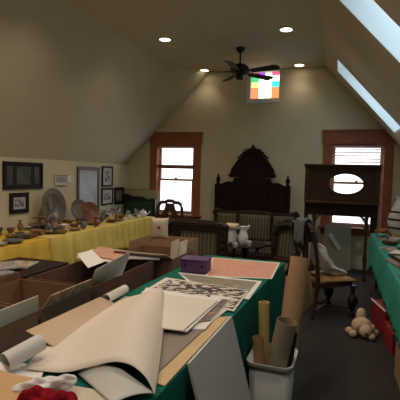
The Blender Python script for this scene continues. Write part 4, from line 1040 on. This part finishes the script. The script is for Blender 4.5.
for k, (x, y, rz, mm, lb) in enumerate(((.57,3.98,.3,M_mag,'dark patterned magazine just before the framed tray'),(.55,3.05,-.2,M_m1,'blue grey magazine at the aisle edge nearest the camera'),(.56,4.85,.5,M_m1,'bluish magazine under the turquoise scarf by the aisle'),(.58,5.62,.2,M_mag,'brown patterned magazine between the folded scarves'))):
    single('magazine', B().box(-.09,.09,-.12,.12,0,.012), mm, lb, 'magazine', (x,y,TOP), rz, bevel=.002)
# large banded vase
M_cv = mat('pearl_glass', (.50,.55,.62), (.62,.66,.72), .10, 12, spec=.9)
t = thing('vase', 'large pearly glass vase with black bands on the sea green cloth', 'vase', (.765, 5.86, TOP))
VP_ = [(0,0),(.07,0),(.10,.02),(.155,.10),(.17,.20),(.155,.30),(.11,.40),(.075,.47),(.07,.50),(.085,.54),(.078,.54),(.06,.50),(.065,.46),(.10,.39),(0,.20)]
B().lathe(VP_, seg=36).build('body', M_cv, t, smooth=True)
for z, r_ in ((.14,.166),(.245,.170),(.34,.142)):
    B().lathe([(r_-.01,z-.012),(r_+.004,z-.010),(r_+.004,z+.010),(r_-.014,z+.012)], seg=36).build('band', M_black, t, smooth=True)

# ------------------------------------------------------------------ light
for nm, W in (('w1', W1), ('w2', W2), ('w3', W3)):
    ld = bpy.data.lights.new('portal', 'AREA'); ld.shape = 'RECTANGLE'; ld.size = W[1]-W[0]; ld.size_y = W[3]-W[2]; ld.cycles.is_portal = True
    o = bpy.data.objects.new('portal', ld); COL.objects.link(o); o.location = ((W[0]+W[1])/2, YF+.17, (W[2]+W[3])/2); o.rotation_euler = (rad(-90),0,0)
for a, c in SK:
    ld = bpy.data.lights.new('portal', 'AREA'); ld.shape = 'RECTANGLE'; ld.size = c-a; ld.size_y = V1-V0; ld.cycles.is_portal = True
    o = bpy.data.objects.new('portal', ld); COL.objects.link(o)
    cen = SM @ Vector(((a+c)/2, .44, (V0+V1)/2))
    zz = Nn.copy(); xx = Vector((0,1,0)); yy = zz.cross(xx)
    o.matrix_world = Matrix(((xx.x,yy.x,zz.x,cen.x),(xx.y,yy.y,zz.y,cen.y),(xx.z,yy.z,zz.z,cen.z),(0,0,0,1)))
wd = bpy.data.worlds.new('sky'); S.world = wd; wd.use_nodes = True
nt = wd.node_tree; bg = nt.nodes['Background']
tc = nt.nodes.new('ShaderNodeTexCoord'); sp = nt.nodes.new('ShaderNodeSeparateXYZ'); rp = nt.nodes.new('ShaderNodeValToRGB')
nt.links.new(tc.outputs['Generated'], sp.inputs[0]); nt.links.new(sp.outputs['Z'], rp.inputs[0]); nt.links.new(rp.outputs[0], bg.inputs[0])
rp.color_ramp.elements[0].position = 0; rp.color_ramp.elements[0].color = (.40,.39,.385,1)
rp.color_ramp.elements[1].position = .45; rp.color_ramp.elements[1].color = (.74,.88,1,1)
bg.inputs[1].default_value = 5.0
S.view_settings.view_transform = 'Standard'; S.view_settings.look = 'None'; S.view_settings.gamma = 1; S.view_settings.use_curve_mapping = False
S.view_settings.exposure = .22
S.cycles.max_bounces = 8; S.cycles.diffuse_bounces = 5; S.cycles.transparent_max_bounces = 12; S.cycles.sample_clamp_indirect = 4
